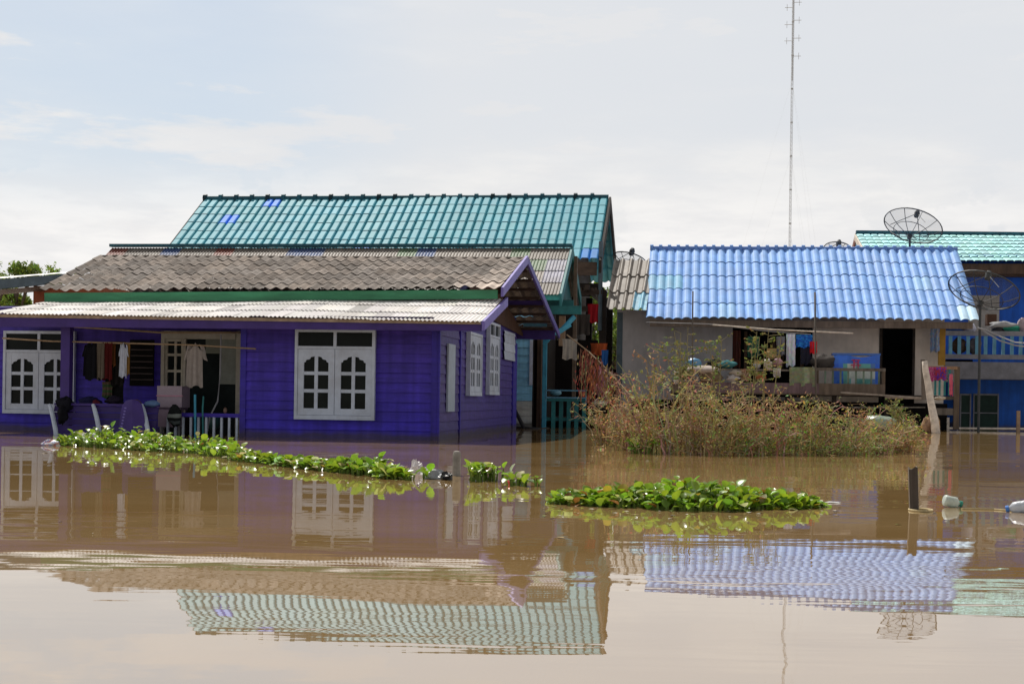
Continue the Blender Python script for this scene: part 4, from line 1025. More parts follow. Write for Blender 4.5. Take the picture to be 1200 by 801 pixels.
# balcony clutter
cl = kB + .55
for nm, lab, cat, x, y, rx, rz, c, m_, jt in (
  ('plastic_basin', 'white basin resting on the balcony rail left of the dish pole', 'basin', 1137, 384, .16, .13, (.5, .5, .6), 'plastic', .05),
  ('clothes_heap', 'white clothes piled on the balcony rail right of the dish pole', 'clothes', 1175, 381, .36, .10, (.45, .45, .46), 'cloth', .16),
  ('rubbish_bag', 'black bag on the balcony rail under the white clothes', 'bag', 1169, 387, .18, .12, (.015, .015, .02), 'bag', .1),
  ('clothes_heap', 'green cloth on the balcony rail between black bag and pink heap', 'cloth', 1185, 385, .26, .10, (.04, .30, .20), 'cloth', .16),
  ('clothes_heap', 'pale pink clothes heap at the right edge of the balcony', 'clothes', 1198, 381, .14, .18, (.5, .42, .46), 'cloth', .16),
  ('bundle', 'navy bundle on the balcony at the left end', 'bundle', 1118, 388, .3, .08, (.02, .06, .2), 'cloth', .1),
  ('bundle', 'brown bundle behind the balcony balusters on the left', 'bundle', 1124, 405, .2, .2, (.10, .07, .06), 'cloth', .16),
  ('bundle', 'dusty grey bundle behind the balcony balusters', 'bundle', 1142, 406, .2, .2, (.16, .15, .17), 'cloth', .16)):
    soft(nm, lab, cat, x, y, cl - .3, rx, .15, rz, c, m_, jt)
w = MB(); w.pbox(1157, 368, 1168, 381, cl + .2, .3, (.12, .065, .045)); o = w.build('cardboard_box', M['cloth'], None, P(1162, 381, cl)); meta(o, 'brown cardboard box stacked on the balcony below the dish', 'box')
w = MB(); w.pbox(1122, 381, 1131, 389, cl, .3, (.14, .09, .07)); o = w.build('cardboard_box', M['cloth'], None, P(1126, 389, cl)); meta(o, 'small brown box at the left end of the balcony', 'box')

# ================================================================== SATELLITE DISHES, MAST
def dish(label, cx, cyy, b, wpx, axis, pole_to, group='mesh satellite dishes', col_='wire', arms=True):
    s = F_PX / P(cx, cyy, b)[1]; Rr = wpx / 2 / (F_PX / b) * 1.0
    c = Vector(P(cx, cyy, b)); ax = Vector(axis).normalized()
    x = ax.cross(Vector((0, 0, 1))).normalized(); y = x.cross(ax)
    dep = Rr * .42
    vtx = c - ax * dep
    t = thing('satellite_dish', label, 'satellite dish', (vtx[0], vtx[1], vtx[2] - 1.0), group)
    def pt(r, a): return vtx + x * (r * math.cos(a)) + y * (r * math.sin(a)) + ax * (dep * (r / Rr) ** 2)
    w = MB(); rows = [[pt(Rr * k / 6, 2 * math.pi * j / 32) for j in range(33)] for k in range(7)]
    w.grid(rows); w.build('mesh_reflector', M['mesh'], t, smooth=True)
    w = MB()
    for k in range(10):
        a = 2 * math.pi * k / 10 + .2
        w.tube([pt(Rr * q / 4, a) for q in range(5)], .010, 4)
    for rr in (Rr, Rr * .6):
        w.tube([pt(rr, 2 * math.pi * j / 32) for j in range(33)], .018 if rr == Rr else .010, 4)
    w.build('rib', M[col_], t)
    f = vtx + ax * (Rr * .95)
    w = MB()
    for k in range(3): w.tube([pt(Rr * .75, 2.1 * k + .5), f], .010, 4)
    w.build('feed_arm', M[col_], t)
    w = MB(); w.tube([f - ax * .12, f + ax * .02, f + ax * .1], [.07, .085, .05], 8); w.build('receiver', M[col_], t)
    w = MB(); w.tube([vtx + Vector((0, 0, .02)) , vtx - Vector((0, 0, .1)), (vtx[0], vtx[1], pole_to)], .032, 8); w.tube([vtx + ax * .02, vtx - ax * .1], [.08, .06], 8)
    w.build('pole', M[col_], t)
dish('mesh satellite dish raised on a pole above the right end of the blue roof', 1070, 264.5, 43, 66, (.30, .42, .85), 3.8)
dish('dark mesh dish on a tall pole before the right end of the blue eave', 1153, 340, 35.2, 79, (.30, .40, .86), -.5)
dish('low mesh satellite dish just peeping over the blue ridge', 982, 292, 45, 32, (.15, .42, .9), 3.0)
dish('mesh satellite dish with black receiver behind the small grey annex roof', 738, 304, 42, 40, (.22, .30, .92), 2.0)
o = thing('radio_mast', 'very tall slim lattice radio mast with dipole antennas rising behind the blue roof', 'mast', (0, 0, 0))
mbd = 150.0
bp0 = P(925.3, 300, mbd); mz0, mz1 = 0, PZ(929, -14, mbd)
o.location = S2W((bp0[0], mbd, 0)); ORG[o.name] = Vector((bp0[0], mbd, 0))
def legp(k, z):
    a = 2 * math.pi * k / 3 + .4; return (bp0[0] + .12 * math.cos(a), mbd + .12 * math.sin(a), z)
w = MB()
for k in range(3): w.tube([legp(k, mz0), legp(k, mz1)], .018, 4)
w.build('mast_leg', M['mast'], o)
w = MB(); z = 0; i = 0
while z < mz1 - .5:
    for k in range(3):
        w.tube([legp(k, z), legp((k + 1) % 3, z + .45)], .008, 3, cap=False)
    z += .45; i += 1
for zz in [mz1 * q for q in (.12, .2, .28, .36, .44, .52, .60, .68, .76, .84, .92)]:
    w.tube([(bp0[0], mbd, zz - .06), (bp0[0], mbd, zz + .06)], .15, 6)
w.build('lattice', M['mast'], o)
w = MB(); w.tube([(bp0[0], mbd, mz1 * .78), (bp0[0], mbd, mz1 + 1)], .07, 6); w.build('inner_pipe', M['mast'], o)
for sgn, y in ((1, 3), (1, 24), (1, 45), (1, 66), (-1, 9), (-1, 29), (-1, 48)):
    z = PZ(928, y, mbd); w = MB()
    w.tube([(bp0[0], mbd, z), (bp0[0] + sgn * .85, mbd, z)], .03, 4); w.tube([(bp0[0] + sgn * .62, mbd, z - .35), (bp0[0] + sgn * .62, mbd, z + .35)], .022, 4)
    w.build('dipole_antenna', M['mast'], o)
w = MB()
for fz_, sp in ((.60, 8), (.78, 9.5), (.42, 7)):
    for k in range(3):
        a = 2 * math.pi * k / 3 + .9
        w.tube([(bp0[0], mbd, mz1 * fz_), (bp0[0] + sp * math.cos(a), mbd + sp * math.sin(a), .2)], .0035, 3, cap=False)
w.build('guy_wire', M['mast'], o)
w = MB()
pc1 = [P(1146, 383, 35.0), P(1155, 389, 34.8), P(1172, 399, 34.5), P(1190, 404.5, 34.2), P(1230, 409, 33.5)]
pc2 = [P(1146, 384, 34.9), P(1155, 386, 34.8), P(1172, 394, 34.5), P(1190, 401, 34.2), P(1230, 404, 33.5)]
w.tube(pc1, .018, 5); w.tube(pc2, .018, 5); o = w.build('power_cable', M['cable_lt'], None, pc1[0]); meta(o, 'twisted pair of pale cables sagging from the eave to the right edge', 'cable')

# ================================================================== POSTS, ROPES, BOTTLES
p = Pw(535, 557); w = MB()
zt_ = PZ(535, 528, p[1])
w.tube([(p[0], p[1], -.4), (p[0], p[1], zt_ - .03), (p[0], p[1], zt_ - .005), (p[0], p[1], zt_)], [.033, .035, .028, .012], 10)
o = w.build('concrete_post', M['concrete_lt'], None, (p[0], p[1], 0)); meta(o, 'grey round-topped concrete stub sticking out of the water in front of the purple side wall', 'post')
p = Pw(1075, 598); zt_ = PZ(1074, 548, p[1]); w = MB()
rows = []
rr = [U(.85, 1.15) for _ in range(10)]
for k in range(9):
    z = -.5 + (zt_ + .5) * k / 8
    rows.append([(p[0] - .004 * k + .031 * rr[j % 10] * math.cos(2 * math.pi * j / 10), p[1] + .031 * rr[j % 10] * math.sin(2 * math.pi * j / 10), z + (.012 * math.sin(j * 1.7) if k == 8 else 0)) for j in range(11)])
w.grid(rows, cf=lambda x, y: (1.5, 1.4, 1.3) if x in (4, 5) else (.45, .42, .4)); w.poly(rows[-1][:10], (1.2, 1.1, 1.0))  # sunlit left side put into the colour: left faces lighter, rest darker
o = w.build('mooring_post', M['greywood'], None, (p[0], p[1], 0)); meta(o, 'dark weathered mooring post with a yellow rope ring floating round its foot', 'post')
w = MB(); ring = [(p[0] + .02 + .068 * math.cos(t * 6.283 / 20), p[1] + .10 * math.sin(t * 6.283 / 20), .006) for t in range(21)]
w.tube(ring, .007, 6); o = w.build('rope_ring', M['rope'], None, (p[0], p[1], 0), smooth=True); meta(o, 'straw yellow rope ring floating round the mooring post', 'rope')
def bottle(label, px, py, L_, c, cap, ang, r=.035):
    p = Pw(px, py); t = thing('plastic_bottle', label, 'bottle', (p[0], p[1], 0), 'floating plastic bottles')
    d = Vector((math.cos(ang), .25, -.22)).normalized(); st = Vector((p[0] - L_ * .45 * math.cos(ang), p[1], .045))
    w = MB(); ks = (0, .02, .12, .3, .5, .7, .8, .88, .92); rs = (.5, .95, 1, .96, 1, .95, .6, .36, .36)
    w.tube([st + d * L_ * k for k in ks], [r * q for q in rs], 14, c); w.build('bottle_body', M['bag'], t, smooth=True)
    w = MB(); w.tube([st + d * L_ * .90, st + d * L_ * 1.05], r * .55, 12, cap); w.build('cap', M['plastic'], t)
bottle('white cloudy bottle with green cap floating right of the mooring post', 1116, 594, .115, (.62, .68, .62), (.02, .25, .18), 0.1, .036)
bottle('white bottle with blue band at the right edge of the water', 1194, 600, .13, (.62, .66, .72), (.05, .2, .6), math.pi - .1, .036)
w = MB(); pts = [Pw(1127, 595.5, .004), Pw(1145, 595.8, .004), Pw(1165, 596.2, .004), Pw(1188, 598, .004)]; w.tube(pts, .006, 5); o = w.build('float_rope', M['rope'], None, pts[0]); meta(o, 'straw coloured rope floating between the two plastic bottles', 'rope')
w = MB(); pts = [P(1106, 501.5, 37.5), P(1150, 501.8, 37.5), P(1240, 502.5, 37.5)]; w.tube(pts, .03, 6); o = w.build('barrier_pole', M['palewood'], None, pts[0]); meta(o, 'long pale horizontal pole just above the water before the blue house', 'pole')
w = MB(); p = P(1111, 505, 37.3); w.box(p[0] - .03, p[0] + .03, 37.3, 37.36, -.5, PZ(1111, 489, 37.3)); o = w.build('marker_post', M['palewood'], None, (p[0], 37.3, 0)); meta(o, 'thin short stake at the left end of the horizontal pole', 'post')
w = MB(); p = P(1193.5, 505, 36.0); w.box(p[0] - .04, p[0] + .04, 36.0, 36.08, -.5, PZ(1193.5, 481, 36.0), (1, .9, .8)); o = w.build('marker_post', M['tanwood'], None, (p[0], 36.0, 0)); meta(o, 'thicker tan stake crossing the horizontal pole near the right edge', 'post')

# ================================================================== VEGETATION
def leaf(mb, base, d, up, ln, wd, c, cup=.18, n=5):
    """rounded blade with a fold along the midrib"""
    d = d.normalized(); s = d.cross(up).normalized(); u = s.cross(d)
    prof = [(0, .10), (.15, .62), (.42, 1.0), (.72, .86), (.92, .45), (1.0, .05)]
    mid = []; lf = []; rt = []
    for t, wv in prof:
        q = base + d * (ln * t) - u * (ln * .22 * t * t)
        mid.append(q); lf.append(q + s * (wd * wv / 2) + u * (wd * cup * wv)); rt.append(q - s * (wd * wv / 2) + u * (wd * cup * wv))
    i = len(mb.v)
    for a, b_, c_ in zip(lf, mid, rt): mb.v += [tuple(a), tuple(b_), tuple(c_)]
    for k in range(len(prof) - 1):
        for j in (0, 1):
            q = i + k * 3 + j; mb.f.append((q, q + 1, q + 4, q + 3)); mb.c.append(c)
def hyacinth(mb, sb, p, h, n, ls):
    for _ in range(n):
        a = U(0, 6.283); r = abs(random.gauss(0, .5)) * ls * .9
        hh = h * U(.25, 1.0); lean = U(.05, .45)
        base = Vector((p[0] + r * math.cos(a), p[1] + r * math.sin(a), 0))
        tip = base + Vector((math.cos(a) * lean * hh, math.sin(a) * lean * hh, hh))
        sb.tube([base - Vector((0, 0, .01)), (base + tip) / 2 + Vector((0, 0, .005)), tip], [.006, .008, .003], 3, tint(.2), cap=False)
        el = U(-.2, 1.35); d = Vector((math.cos(a) * math.cos(el), math.sin(a) * math.cos(el), math.sin(el)))
        up = Vector((-math.cos(a) * math.sin(el), -math.sin(a) * math.sin(el), math.cos(el)))
        q = R(); v = U(.65, 1.35)
        c = (v * U(.8, 1.3), v, v * U(.7, 1.3))
        if q < .09: c = (U(1.8, 3), U(1.2, 1.9), U(6, 14))
        elif q < .12: c = (2.0, .9, 1.4)
        elif q < .15: c = (1.2, .32, 1.0)
        sz = ls * U(.55, 1.25)
        leaf(mb, tip, d, up, sz, sz * U(.8, 1.05), c)
def mat_of(name, label, pts, n, ls, leaves=3):
    """pts: (px, py waterline, half thickness m, height m) along the strip"""
    mb, sb = MB(), MB()
    tot = 0
    for _ in range(n):
        k = random.randrange(len(pts) - 1); t = R()
        A, B = pts[k], pts[k + 1]
        q = [A[i] + (B[i] - A[i]) * t for i in range(4)]
        c = Pw(q[0], q[1]); off = U(-1, 1)
        hh = q[3] * (1 - .6 * abs(off) ** 2) * U(.25, .95)
        hyacinth(mb, sb, (c[0] + U(-.05, .05), c[1] + q[2] * off + q[2], 0), hh, leaves, ls)
    c = Pw(pts[len(pts) // 2][0], pts[len(pts) // 2][1])
    t = thing(name, label, 'water plants', c, kind='stuff')
    l = mb.build('leaves', M['hyac'], t, smooth=True); s_ = sb.build('stems', M['stemg'], t)
    l['kind'] = 'stuff'; s_['kind'] = 'stuff'
mat_of('water_hyacinth_mat', 'long drifting mat of water hyacinth stretching from the porch bench across the front of the purple house',
       [(62, 521, .25, .10), (85, 523, .6, .24), (115, 525, .7, .32), (150, 527, .6, .26), (180, 529, .5, .20), (215, 531, .45, .22), (255, 535, .35, .2), (285, 541, .2, .10), (330, 546, .13, .08), (365, 550, .15, .09), (400, 554, .2, .13), (435, 557, .22, .16), (455, 560, .12, .10), (472, 562, .05, .04)], 820, .072, 3)
mat_of('water_hyacinth_mat', 'oval raft of bright green water hyacinth floating in the open water in front of the brush',
       [(657, 590, .10, .04), (680, 592, .22, .07), (715, 594, .32, .10), (745, 596, .42, .13), (780, 598, .48, .17), (815, 599, .48, .17), (850, 599, .48, .16), (885, 598, .40, .12), (920, 597, .26, .08), (942, 595, .15, .05), (952, 594, .06, .03)], 900, .062, 3)
for px, py, n_, hh, lab in ((508, 560, 5, .08, 'small hyacinth tuft among the grey rubbish left of the concrete stub'), (562, 563, 16, .12, 'loose cluster of hyacinth leaves just right of the concrete stub'), (580, 563, 14, .12, 'ragged hyacinth cluster at the right of the first one past the stub'), (612, 569, 12, .07, 'tiny hyacinth cluster next to the red cup'), (754, 531, 14, .18, 'bright young hyacinth at the foot of the dry brush')):
    mb, sb = MB(), MB(); c = Pw(px, py)
    for _ in range(n_): hyacinth(mb, sb, (c[0] + U(-.11, .11), c[1] + U(-.1, .1), 0), hh, 2, .07 if py > 540 else .1)
    t = thing('water_hyacinth', lab, 'water plant', c, 'loose hyacinth plants')
    mb.build('leaves', M['hyac'], t, smooth=True); sb.build('stems', M['stemg'], t)['kind'] = 'stuff'
mb = MB(); p = Pw(607, 570)
# rubbish
def trash(name, label, cat, px, py, rx, ry, rz, c, m='bag', jit=.22, cf=None):
    p = Pw(px, py); mb = MB(); mb.blob((p[0], p[1], rz * .45), (rx, ry, rz), 16, 10, jit, c, cf=cf)
    o = mb.build(name, M[m], None, (p[0], p[1], 0), smooth=False); meta(o, label, cat)
trash('plastic_bag', 'white foam lump on top of the hyacinth mat by the bench', 'foam', 106, 521, .13, .10, .10, (.8, .8, .8), 'plastic', .16)
bpy.context.view_layer.update()
trash('drink_carton', 'red, white and blue wrapper floating at the left end of the mat', 'wrapper', 60, 522, .10, .07, .045, (.75, .75, .8), cf=lambda x, y: random.choice([(.8, .8, .85), (.7, .3, .3), (.35, .4, .7), (.8, .8, .82)]))
trash('plastic_bag', 'crumpled white plastic bag with red print at the right end of the mat', 'bag', 466, 559, .085, .06, .06, (.75, .7, .72), cf=lambda x, y: random.choice([(.75, .72, .72), (.8, .78, .78), (.7, .35, .38), (.6, .58, .6)]))
trash('plastic_bag', 'bright white bag floating between the mat and the grey rubbish', 'bag', 487, 554, .05, .04, .07, (.8, .76, .78))
trash('plastic_bag', 'pure white bag lying left of the grey rubbish', 'bag', 502, 558, .07, .05, .045, (.85, .85, .85))
trash('rubbish_bag', 'grey translucent rubbish bag beside the concrete stub', 'bag', 513, 561, .08, .05, .045, (.4, .42, .46))
trash('rubbish_bag', 'small black rubbish bag touching the concrete stub', 'bag', 523, 562, .045, .04, .04, (.02, .02, .025))
trash('plastic_cup', 'small red cup floating beside the last hyacinth cluster', 'cup', 598, 567, .028, .025, .025, (.65, .02, .02), 'plastic', .05)
trash('foam_piece', 'tiny white foam piece floating at the right tip of the oval raft', 'foam', 975, 589, .05, .02, .006, (.7, .7, .7), 'plastic', .2)
for px, py, hd in ((130, 522, .10), (170, 524, .1), (208, 524, .12), (232, 528, .12), (150, 521, .12), (122, 521, .13), (345, 546, .09), (445, 551, .1)):
    pass

mb = MB()
for _ in range(420):
    q = R()
    if q < .45: px, py = U(50, 620), 0; py = 524 + (px - 50) * .082 + random.gauss(4, 5)
    elif q < .75: px, py = U(635, 985), random.gauss(600, 5)
    elif q < .9: px, py = U(690, 1090), random.gauss(535, 3)
    else: px, py = U(0, 1200), U(520, 640)
    c0 = Pw(px, max(py, 512)); a_ = U(0, 3.14); l_ = U(.006, .03); w_ = l_ * U(.15, .6)
    dx, dy = math.cos(a_), math.sin(a_)
    cc = random.choice([(.12, .09, .05), (.3, .22, .1), (.16, .2, .05), (.5, .45, .38), (.08, .06, .04)])
    mb.poly([(c0[0] - dx * l_, c0[1] - dy * l_, .004), (c0[0] + dy * w_, c0[1] - dx * w_, .007), (c0[0] + dx * l_, c0[1] + dy * l_, .004), (c0[0] - dy * w_, c0[1] + dx * w_, .005)], cc)
meta(mb.build('floating_bits', M['twig'], None, Pw(600, 570)), 'small dead leaf bits and scum drifting around the plant mats', 'floating debris', kind='stuff')
def shrub(label, px, py, hgt, spread, nst, nlf, cols, scol, lsz=.03, group='dry flooded bushes', name='dry_bush', droop=.2, dz=0):
    c = Vector(Pw(px, py)); t = thing(name, label, 'bush', c, group)
    sb, lb = MB(), MB()
    for _ in range(nst):
        a = U(0, 6.283); r0 = spread * math.sqrt(R()) * .75
        b0 = c + Vector((r0 * math.cos(a), r0 * math.sin(a) * .7, -.05))
        H = hgt * (U(.2, .75) if R() < .6 else U(.7, 1.2)) * (1 - .35 * (r0 / spread) ** 2)
        out_ = Vector((math.cos(a) * U(.1, .6), math.sin(a) * U(.1, .5), 0)) * H * .6 + Vector((U(-.3, .3), U(-.2, .2), 0)) * H
        pts = [b0]
        for k in range(1, 6):
            q = k / 5
            pts.append(b0 + out_ * q ** 1.3 + Vector((U(-.03, .03), U(-.03, .03), H * (q - droop * q * q * q))))
        sc_ = tuple(q * U(.7, 1.2) for q in random.choice(scol))
        sb.tube(pts, [.010, .009, .008, .006, .004, .003], 3, sc_, cap=False)
        for _b in range(4):
            k = random.randrange(1, 6); q0 = pts[k]
            q1 = q0 + Vector((U(-1, 1), U(-1, 1), U(-.4, .8))) * .17
            q2 = q1 + Vector((U(-1, 1), U(-1, 1), U(-.7, .4))) * .10
            sb.tube([q0, q1, q2], [.005, .004, .002], 3, sc_, cap=False)
            for m_ in range(max(1, int(nlf / nst / 4))):
                qq = lerp(q0, q1, R()) if R() < .5 else lerp(q1, q2, R())
                s_ = lsz * U(.5, 1.4); v = Vector(qq) + Vector((U(-1, 1), U(-1, 1), U(-1, 1))) * .05
                d1 = Vector((U(-1, 1), U(-1, 1), U(-1, 1))).normalized() * s_; d2 = d1.cross(Vector((U(-1, 1), U(-1, 1), U(-1, 1)))).normalized() * s_ * .35
                cc = tuple(x * U(.9, 2.1) for x in random.choice(cols(v.z / hgt) if callable(cols) else cols))
                lb.poly([v - d1, v + d2, v + d1, v - d2], cc)
    sb.build('twigs', M['twig'], t); lb.build('foliage', M['dry'], t)
BR_ = [(.24, .14, .07), (.30, .20, .10), (.20, .12, .07), (.34, .25, .13), (.27, .20, .09)]
OL = [(.26, .22, .07), (.22, .22, .06), (.30, .24, .10), (.34, .28, .12), (.20, .14, .07)]
GR = [(.12, .20, .04), (.16, .22, .05), (.18, .24, .06), (.24, .24, .08)]
SC = [(.42, .29, .17), (.52, .40, .25), (.32, .19, .11), (.36, .33, .14)]
def mixed(lo, hi):
    return lambda f: (lo if R() > f * 1.3 else hi)
bushes = [
 (712, 521, .62, .30, BR_, BR_, 'leafless rusty bush at the left end of the brush against the dark passage'),
 (735, 527, 1.0, .34, BR_, OL, 'brown thicket in front of the grey wall corner, second bush from the left'),
 (765, 531, 1.02, .35, OL, BR_, 'tall straw-coloured bush in front of the middle of the grey wall'),
 (797, 532, .96, .35, OL, BR_, 'dense reddish bush below the white sacking'),
 (830, 533, .86, .36, OL, OL, 'yellowish bush under the white mattress'),
 (862, 533, .86, .36, GR, OL, 'mixed green and straw bush in the middle of the brush'),
 (895, 533, .82, .36, GR, BR_, 'bush with reddish top below the orange rag'),
 (928, 533, .80, .36, GR, OL, 'bush directly below the sage green net cloth'),
 (960, 533, .74, .36, GR, OL, 'low green-footed bush below the left end of the deck rail'),
 (992, 533, .66, .34, GR, OL, 'olive bush below the blue storage box'),
 (1024, 532, .55, .32, GR, OL, 'low olive bush below the pale green plastic sheet'),
 (1055, 531, .45, .28, OL, OL, 'last low bush at the right end of the brush near the leaning trunk'),
 (726, 517, .6, .3, BR_, BR_, 'smaller brown bush behind the left end of the brush'),
 (815, 520, 1.05, .4, BR_, OL, 'tall brown bush standing behind the reddish one below the deck corner'),
 (880, 519, .95, .4, BR_, BR_, 'brown bush hugging the deck edge behind the green ones'),
 (945, 519, .85, .4, OL, BR_, 'rear bush below the thin upright pole'),
 (1010, 517, .8, .38, GR, OL, 'leafier rear bush under the blue box and doorway'),
 (1060, 513, .75, .35, OL, GR, 'leafier rear bush under the doorway sill'),
]
for px, py, h, s_, lo, hi, lab in bushes:
    shrub(lab, px, py, h * (1.38 if px < 790 else 1.12 if px < 980 else 1.0), s_ * (.7 if px < 745 else .95), 34, 700, mixed(lo, hi), SC, .026)
# hanging dry vine at the passage
vt = thing('dry_vine', 'rust-red withered vine drooping from the passage beam over the bush', 'vine', (P(700, 440, 31)[0], 31, 0))
sb, lb = MB(), MB()
for _ in range(60):
    x = U(680, 724); y0 = 395 + (x - 660) * .75 + U(-6, 14); bq = U(27, 30.5); ln = U(15, 60)
    pts = [P(x, y0, bq), P(x + U(-2, 3), y0 + ln * .4, bq), P(x + U(-4, 4), y0 + ln, bq)]
    cc = tuple(q * U(.6, 1.3) for q in random.choice([(.26, .10, .06), (.24, .15, .10), (.36, .24, .16), (.16, .06, .04)]))
    sb.tube(pts, [.012, .010, .005], 3, cc, cap=False)
    for k in range(16):
        q = Vector(lerp(pts[0], pts[2], R())) + Vector((U(-.1, .1), U(-.1, .1), U(-.08, .08))); d1 = Vector((U(-.4, .4), U(-.4, .4), -1)).normalized() * U(.03, .08); d2 = Vector((U(-1, 1), U(-1, 1), 0)).normalized() * .014
        lb.poly([q - d1, q + d2, q + d1, q - d2], cc)
sb.tube([P(664, 392, 29), P(690, 412, 29), P(715, 436, 28.5), P(738, 462, 27)], .014, 4, (.4, .3, .2)); 
sb.build('stems', M['twig'], vt); lb.build('foliage', M['dry'], vt)
# tall sparse green stems in front of the grey wall
def stalk(label, px, py, ytop, lean, n=3):
    c = Vector(Pw(px, py)); bq = c[1]; t = thing('tall_weed', label, 'weed', c, 'tall leafy weeds above the brush')
    sb, lb = MB(), MB()
    for k in range(n):
        top = Vector(P(px + lean + U(-14, 14), ytop + U(0, 14) * (k > 0), bq)); mid = (c + top) / 2 + Vector((U(-.06, .06), 0, .05))
        pts = [c + Vector((U(-.03, .03), 0, 0)), mid, top]; sb.tube(pts, [.008, .006, .003], 4, (.30, .26, .13), cap=False)
        for _ in range(16):
            f = U(.45, 1); q0 = Vector(lerp(mid, top, (f - .45) / .55)); d = Vector((U(-1, 1), U(-1, 1), U(-.1, .5))).normalized()
            q1 = q0 + d * U(.06, .22); sb.tube([q0, q1], [.003, .0015], 3, (.28, .25, .12), cap=False)
            for _k in range(5):
                v = Vector(lerp(q0, q1, U(.3, 1.1))); s_ = U(.014, .034)
                d1 = Vector((U(-1, 1), U(-1, 1), U(-1, .3))).normalized() * s_; d2 = d1.cross(Vector((U(-1, 1), U(-1, 1), U(-1, 1)))).normalized() * s_ * .5
                cc = tuple(x * U(.7, 1.4) for x in random.choice([(.26, .26, .08), (.20, .24, .07), (.34, .28, .12), (.16, .2, .06)]))
                lb.poly([v - d1, v + d2, v + d1, v - d2], cc)
    sb.build('stems', M['twig'], t); lb.build('foliage', M['dry'], t)
stalk('tall sparse weed reaching the eave at the left corner of the deck', 803, 528, 383, 0, 3)
stalk('tall thin weed leaning left in front of the grey wall', 792, 527, 402, -6, 2)
stalk('feathery weed rising in front of the white mattress', 836, 528, 395, 4, 3)
stalk('tall branching weed in front of the dark opening', 872, 528, 388, 5, 3)
stalk('tall weed with a leafy tip beside the yellow towel', 898, 528, 386, 12, 3)
stalk('short leafy weed below the deck doorway', 1048, 520, 470, 3, 3)
stalk('pale weed standing alone in front of the grey wall', 767, 527, 432, 0, 2)

def tree(label, px, b, ytop, ybase_z, wpx, nleaf, lsz, seed, dens=1.0, group='trees behind the houses', loose=.0, cc_=(1, 1, 1)):
    random.seed(seed)
    top = P(px, ytop, b); c = Vector((top[0], b, 0)); H = top[2]; Rw = wpx / 2 * b / F_PX
    t = thing('tree', label, 'tree', c, group)
    tb, lb = MB(), MB()
    tb.tube([c + Vector((0, 0, -.2)), c + Vector((.1, 0, H * .3)), c + Vector((-.05, .1, H * .6)), c + Vector((0, 0, H * .85))], [.22, .17, .12, .05], 8)
    clumps = []
    for k in range(14):
        a = U(0, 6.283); r = Rw * U(.25, .95); z = H * U(.45, .95); z = min(z, H * (1 - .35 * (r / Rw) ** 2))
        e = c + Vector((r * math.cos(a), r * math.sin(a), z)); s0 = c + Vector((0, 0, H * U(.3, .6)))
        tb.tube([s0, (s0 + e) / 2 + Vector((0, 0, .15)), e], [.08, .05, .015], 5, cap=False); clumps.append((e, Rw * U(.22, .42)))
    clumps.append((c + Vector((0, 0, H * .93)), Rw * .3))
    for e, r in clumps:
        shade = U(.6, 1.3)
        for _ in range(int(nleaf / 15)):
            d = Vector((random.gauss(0, 1), random.gauss(0, 1), random.gauss(0, .8))); d = d.normalized() * r * (R() ** .45) * (1 + loose * R())
            v = e + d; d1 = Vector((U(-1, 1), U(-1, 1), U(-1, 1))).normalized() * lsz * U(.6, 1.4); d2 = d1.cross(Vector((U(-1, 1), U(-1, 1), U(-1, 1)))).normalized() * lsz * .5
            k = shade * U(.6, 1.4); lb.poly([v - d1, v + d2, v + d1, v - d2], (k * U(.8, 1.4) * cc_[0], k * cc_[1], k * U(.6, 1.2) * cc_[2]))
    tb.build('trunk', M['bark'], t, smooth=True); lb.build('crown', M['treeleaf'], t)
tree('bushy green tree at the far left edge behind the shed roof', 20, 44, 303, 0, 78, 5200, .07, 11)
tree('loose-leaved tree rising at the very left edge', -8, 41, 298, 0, 50, 1500, .07, 12, loose=.5)
tree('sparse far tree top between the shed roof and the grey tiled roof', 62, 60, 306, 0, 56, 1500, .10, 13, loose=.7)
tree('low faint tree top left of the grey tiled ridge', 92, 62, 309, 0, 40, 900, .09, 14, loose=.8)
tree('green tree seen through the gap under the teal roof', 694, 56, 330, 0, 110, 3600, .11, 15)
tree('shrubby tree behind the gap beside the grey annex wall', 722, 52, 372, 0, 80, 2600, .09, 16)
tree('small tree top behind the annex dish', 733, 62, 301, 0, 36, 900, .09, 17, loose=.3, cc_=(1.1, 1.0, 1.4))
tree('tree tip just showing over the teal ridge cap of the rusty roof', 174, 66, 286, 0, 26, 700, .10, 18)
random.seed(5)
tree('round green tree far behind the blue house', 1215, 75, 322, 0, 120, 2600, .14, 19)

# ================================================================== LIGHT
sun_dir_site = Vector((-.45, .9, 1.4)).normalized()
sd = S2W(sun_dir_site)
sl = bpy.data.lights.new('sun', 'SUN'); sl.energy = 4.9; sl.angle = math.radians(.6); sl.color = (1, .955, .88)
so = bpy.data.objects.new('sun', sl); col.objects.link(so)
so.rotation_euler = Vector(sd).to_track_quat('Z', 'Y').to_euler(); so.location = (0, 0, 40)
wd = bpy.data.worlds.new('World'); sc.world = wd; wd.use_nodes = True
nt = wd.node_tree; N = nt.nodes; L = nt.links
bg = N['Background']; bg.inputs['Strength'].default_value = 0.1
sk = N.new('ShaderNodeTexSky'); sk.sky_type = 'NISHITA'; sk.sun_disc = False
sk.sun_elevation = math.asin(sd[2]); sk.sun_rotation = math.atan2(sd[0], sd[1])
sk.air_density = 1.0; sk.dust_density = 1.5; sk.ozone_density = 1.0
tc = N.new('ShaderNodeTexCoord')
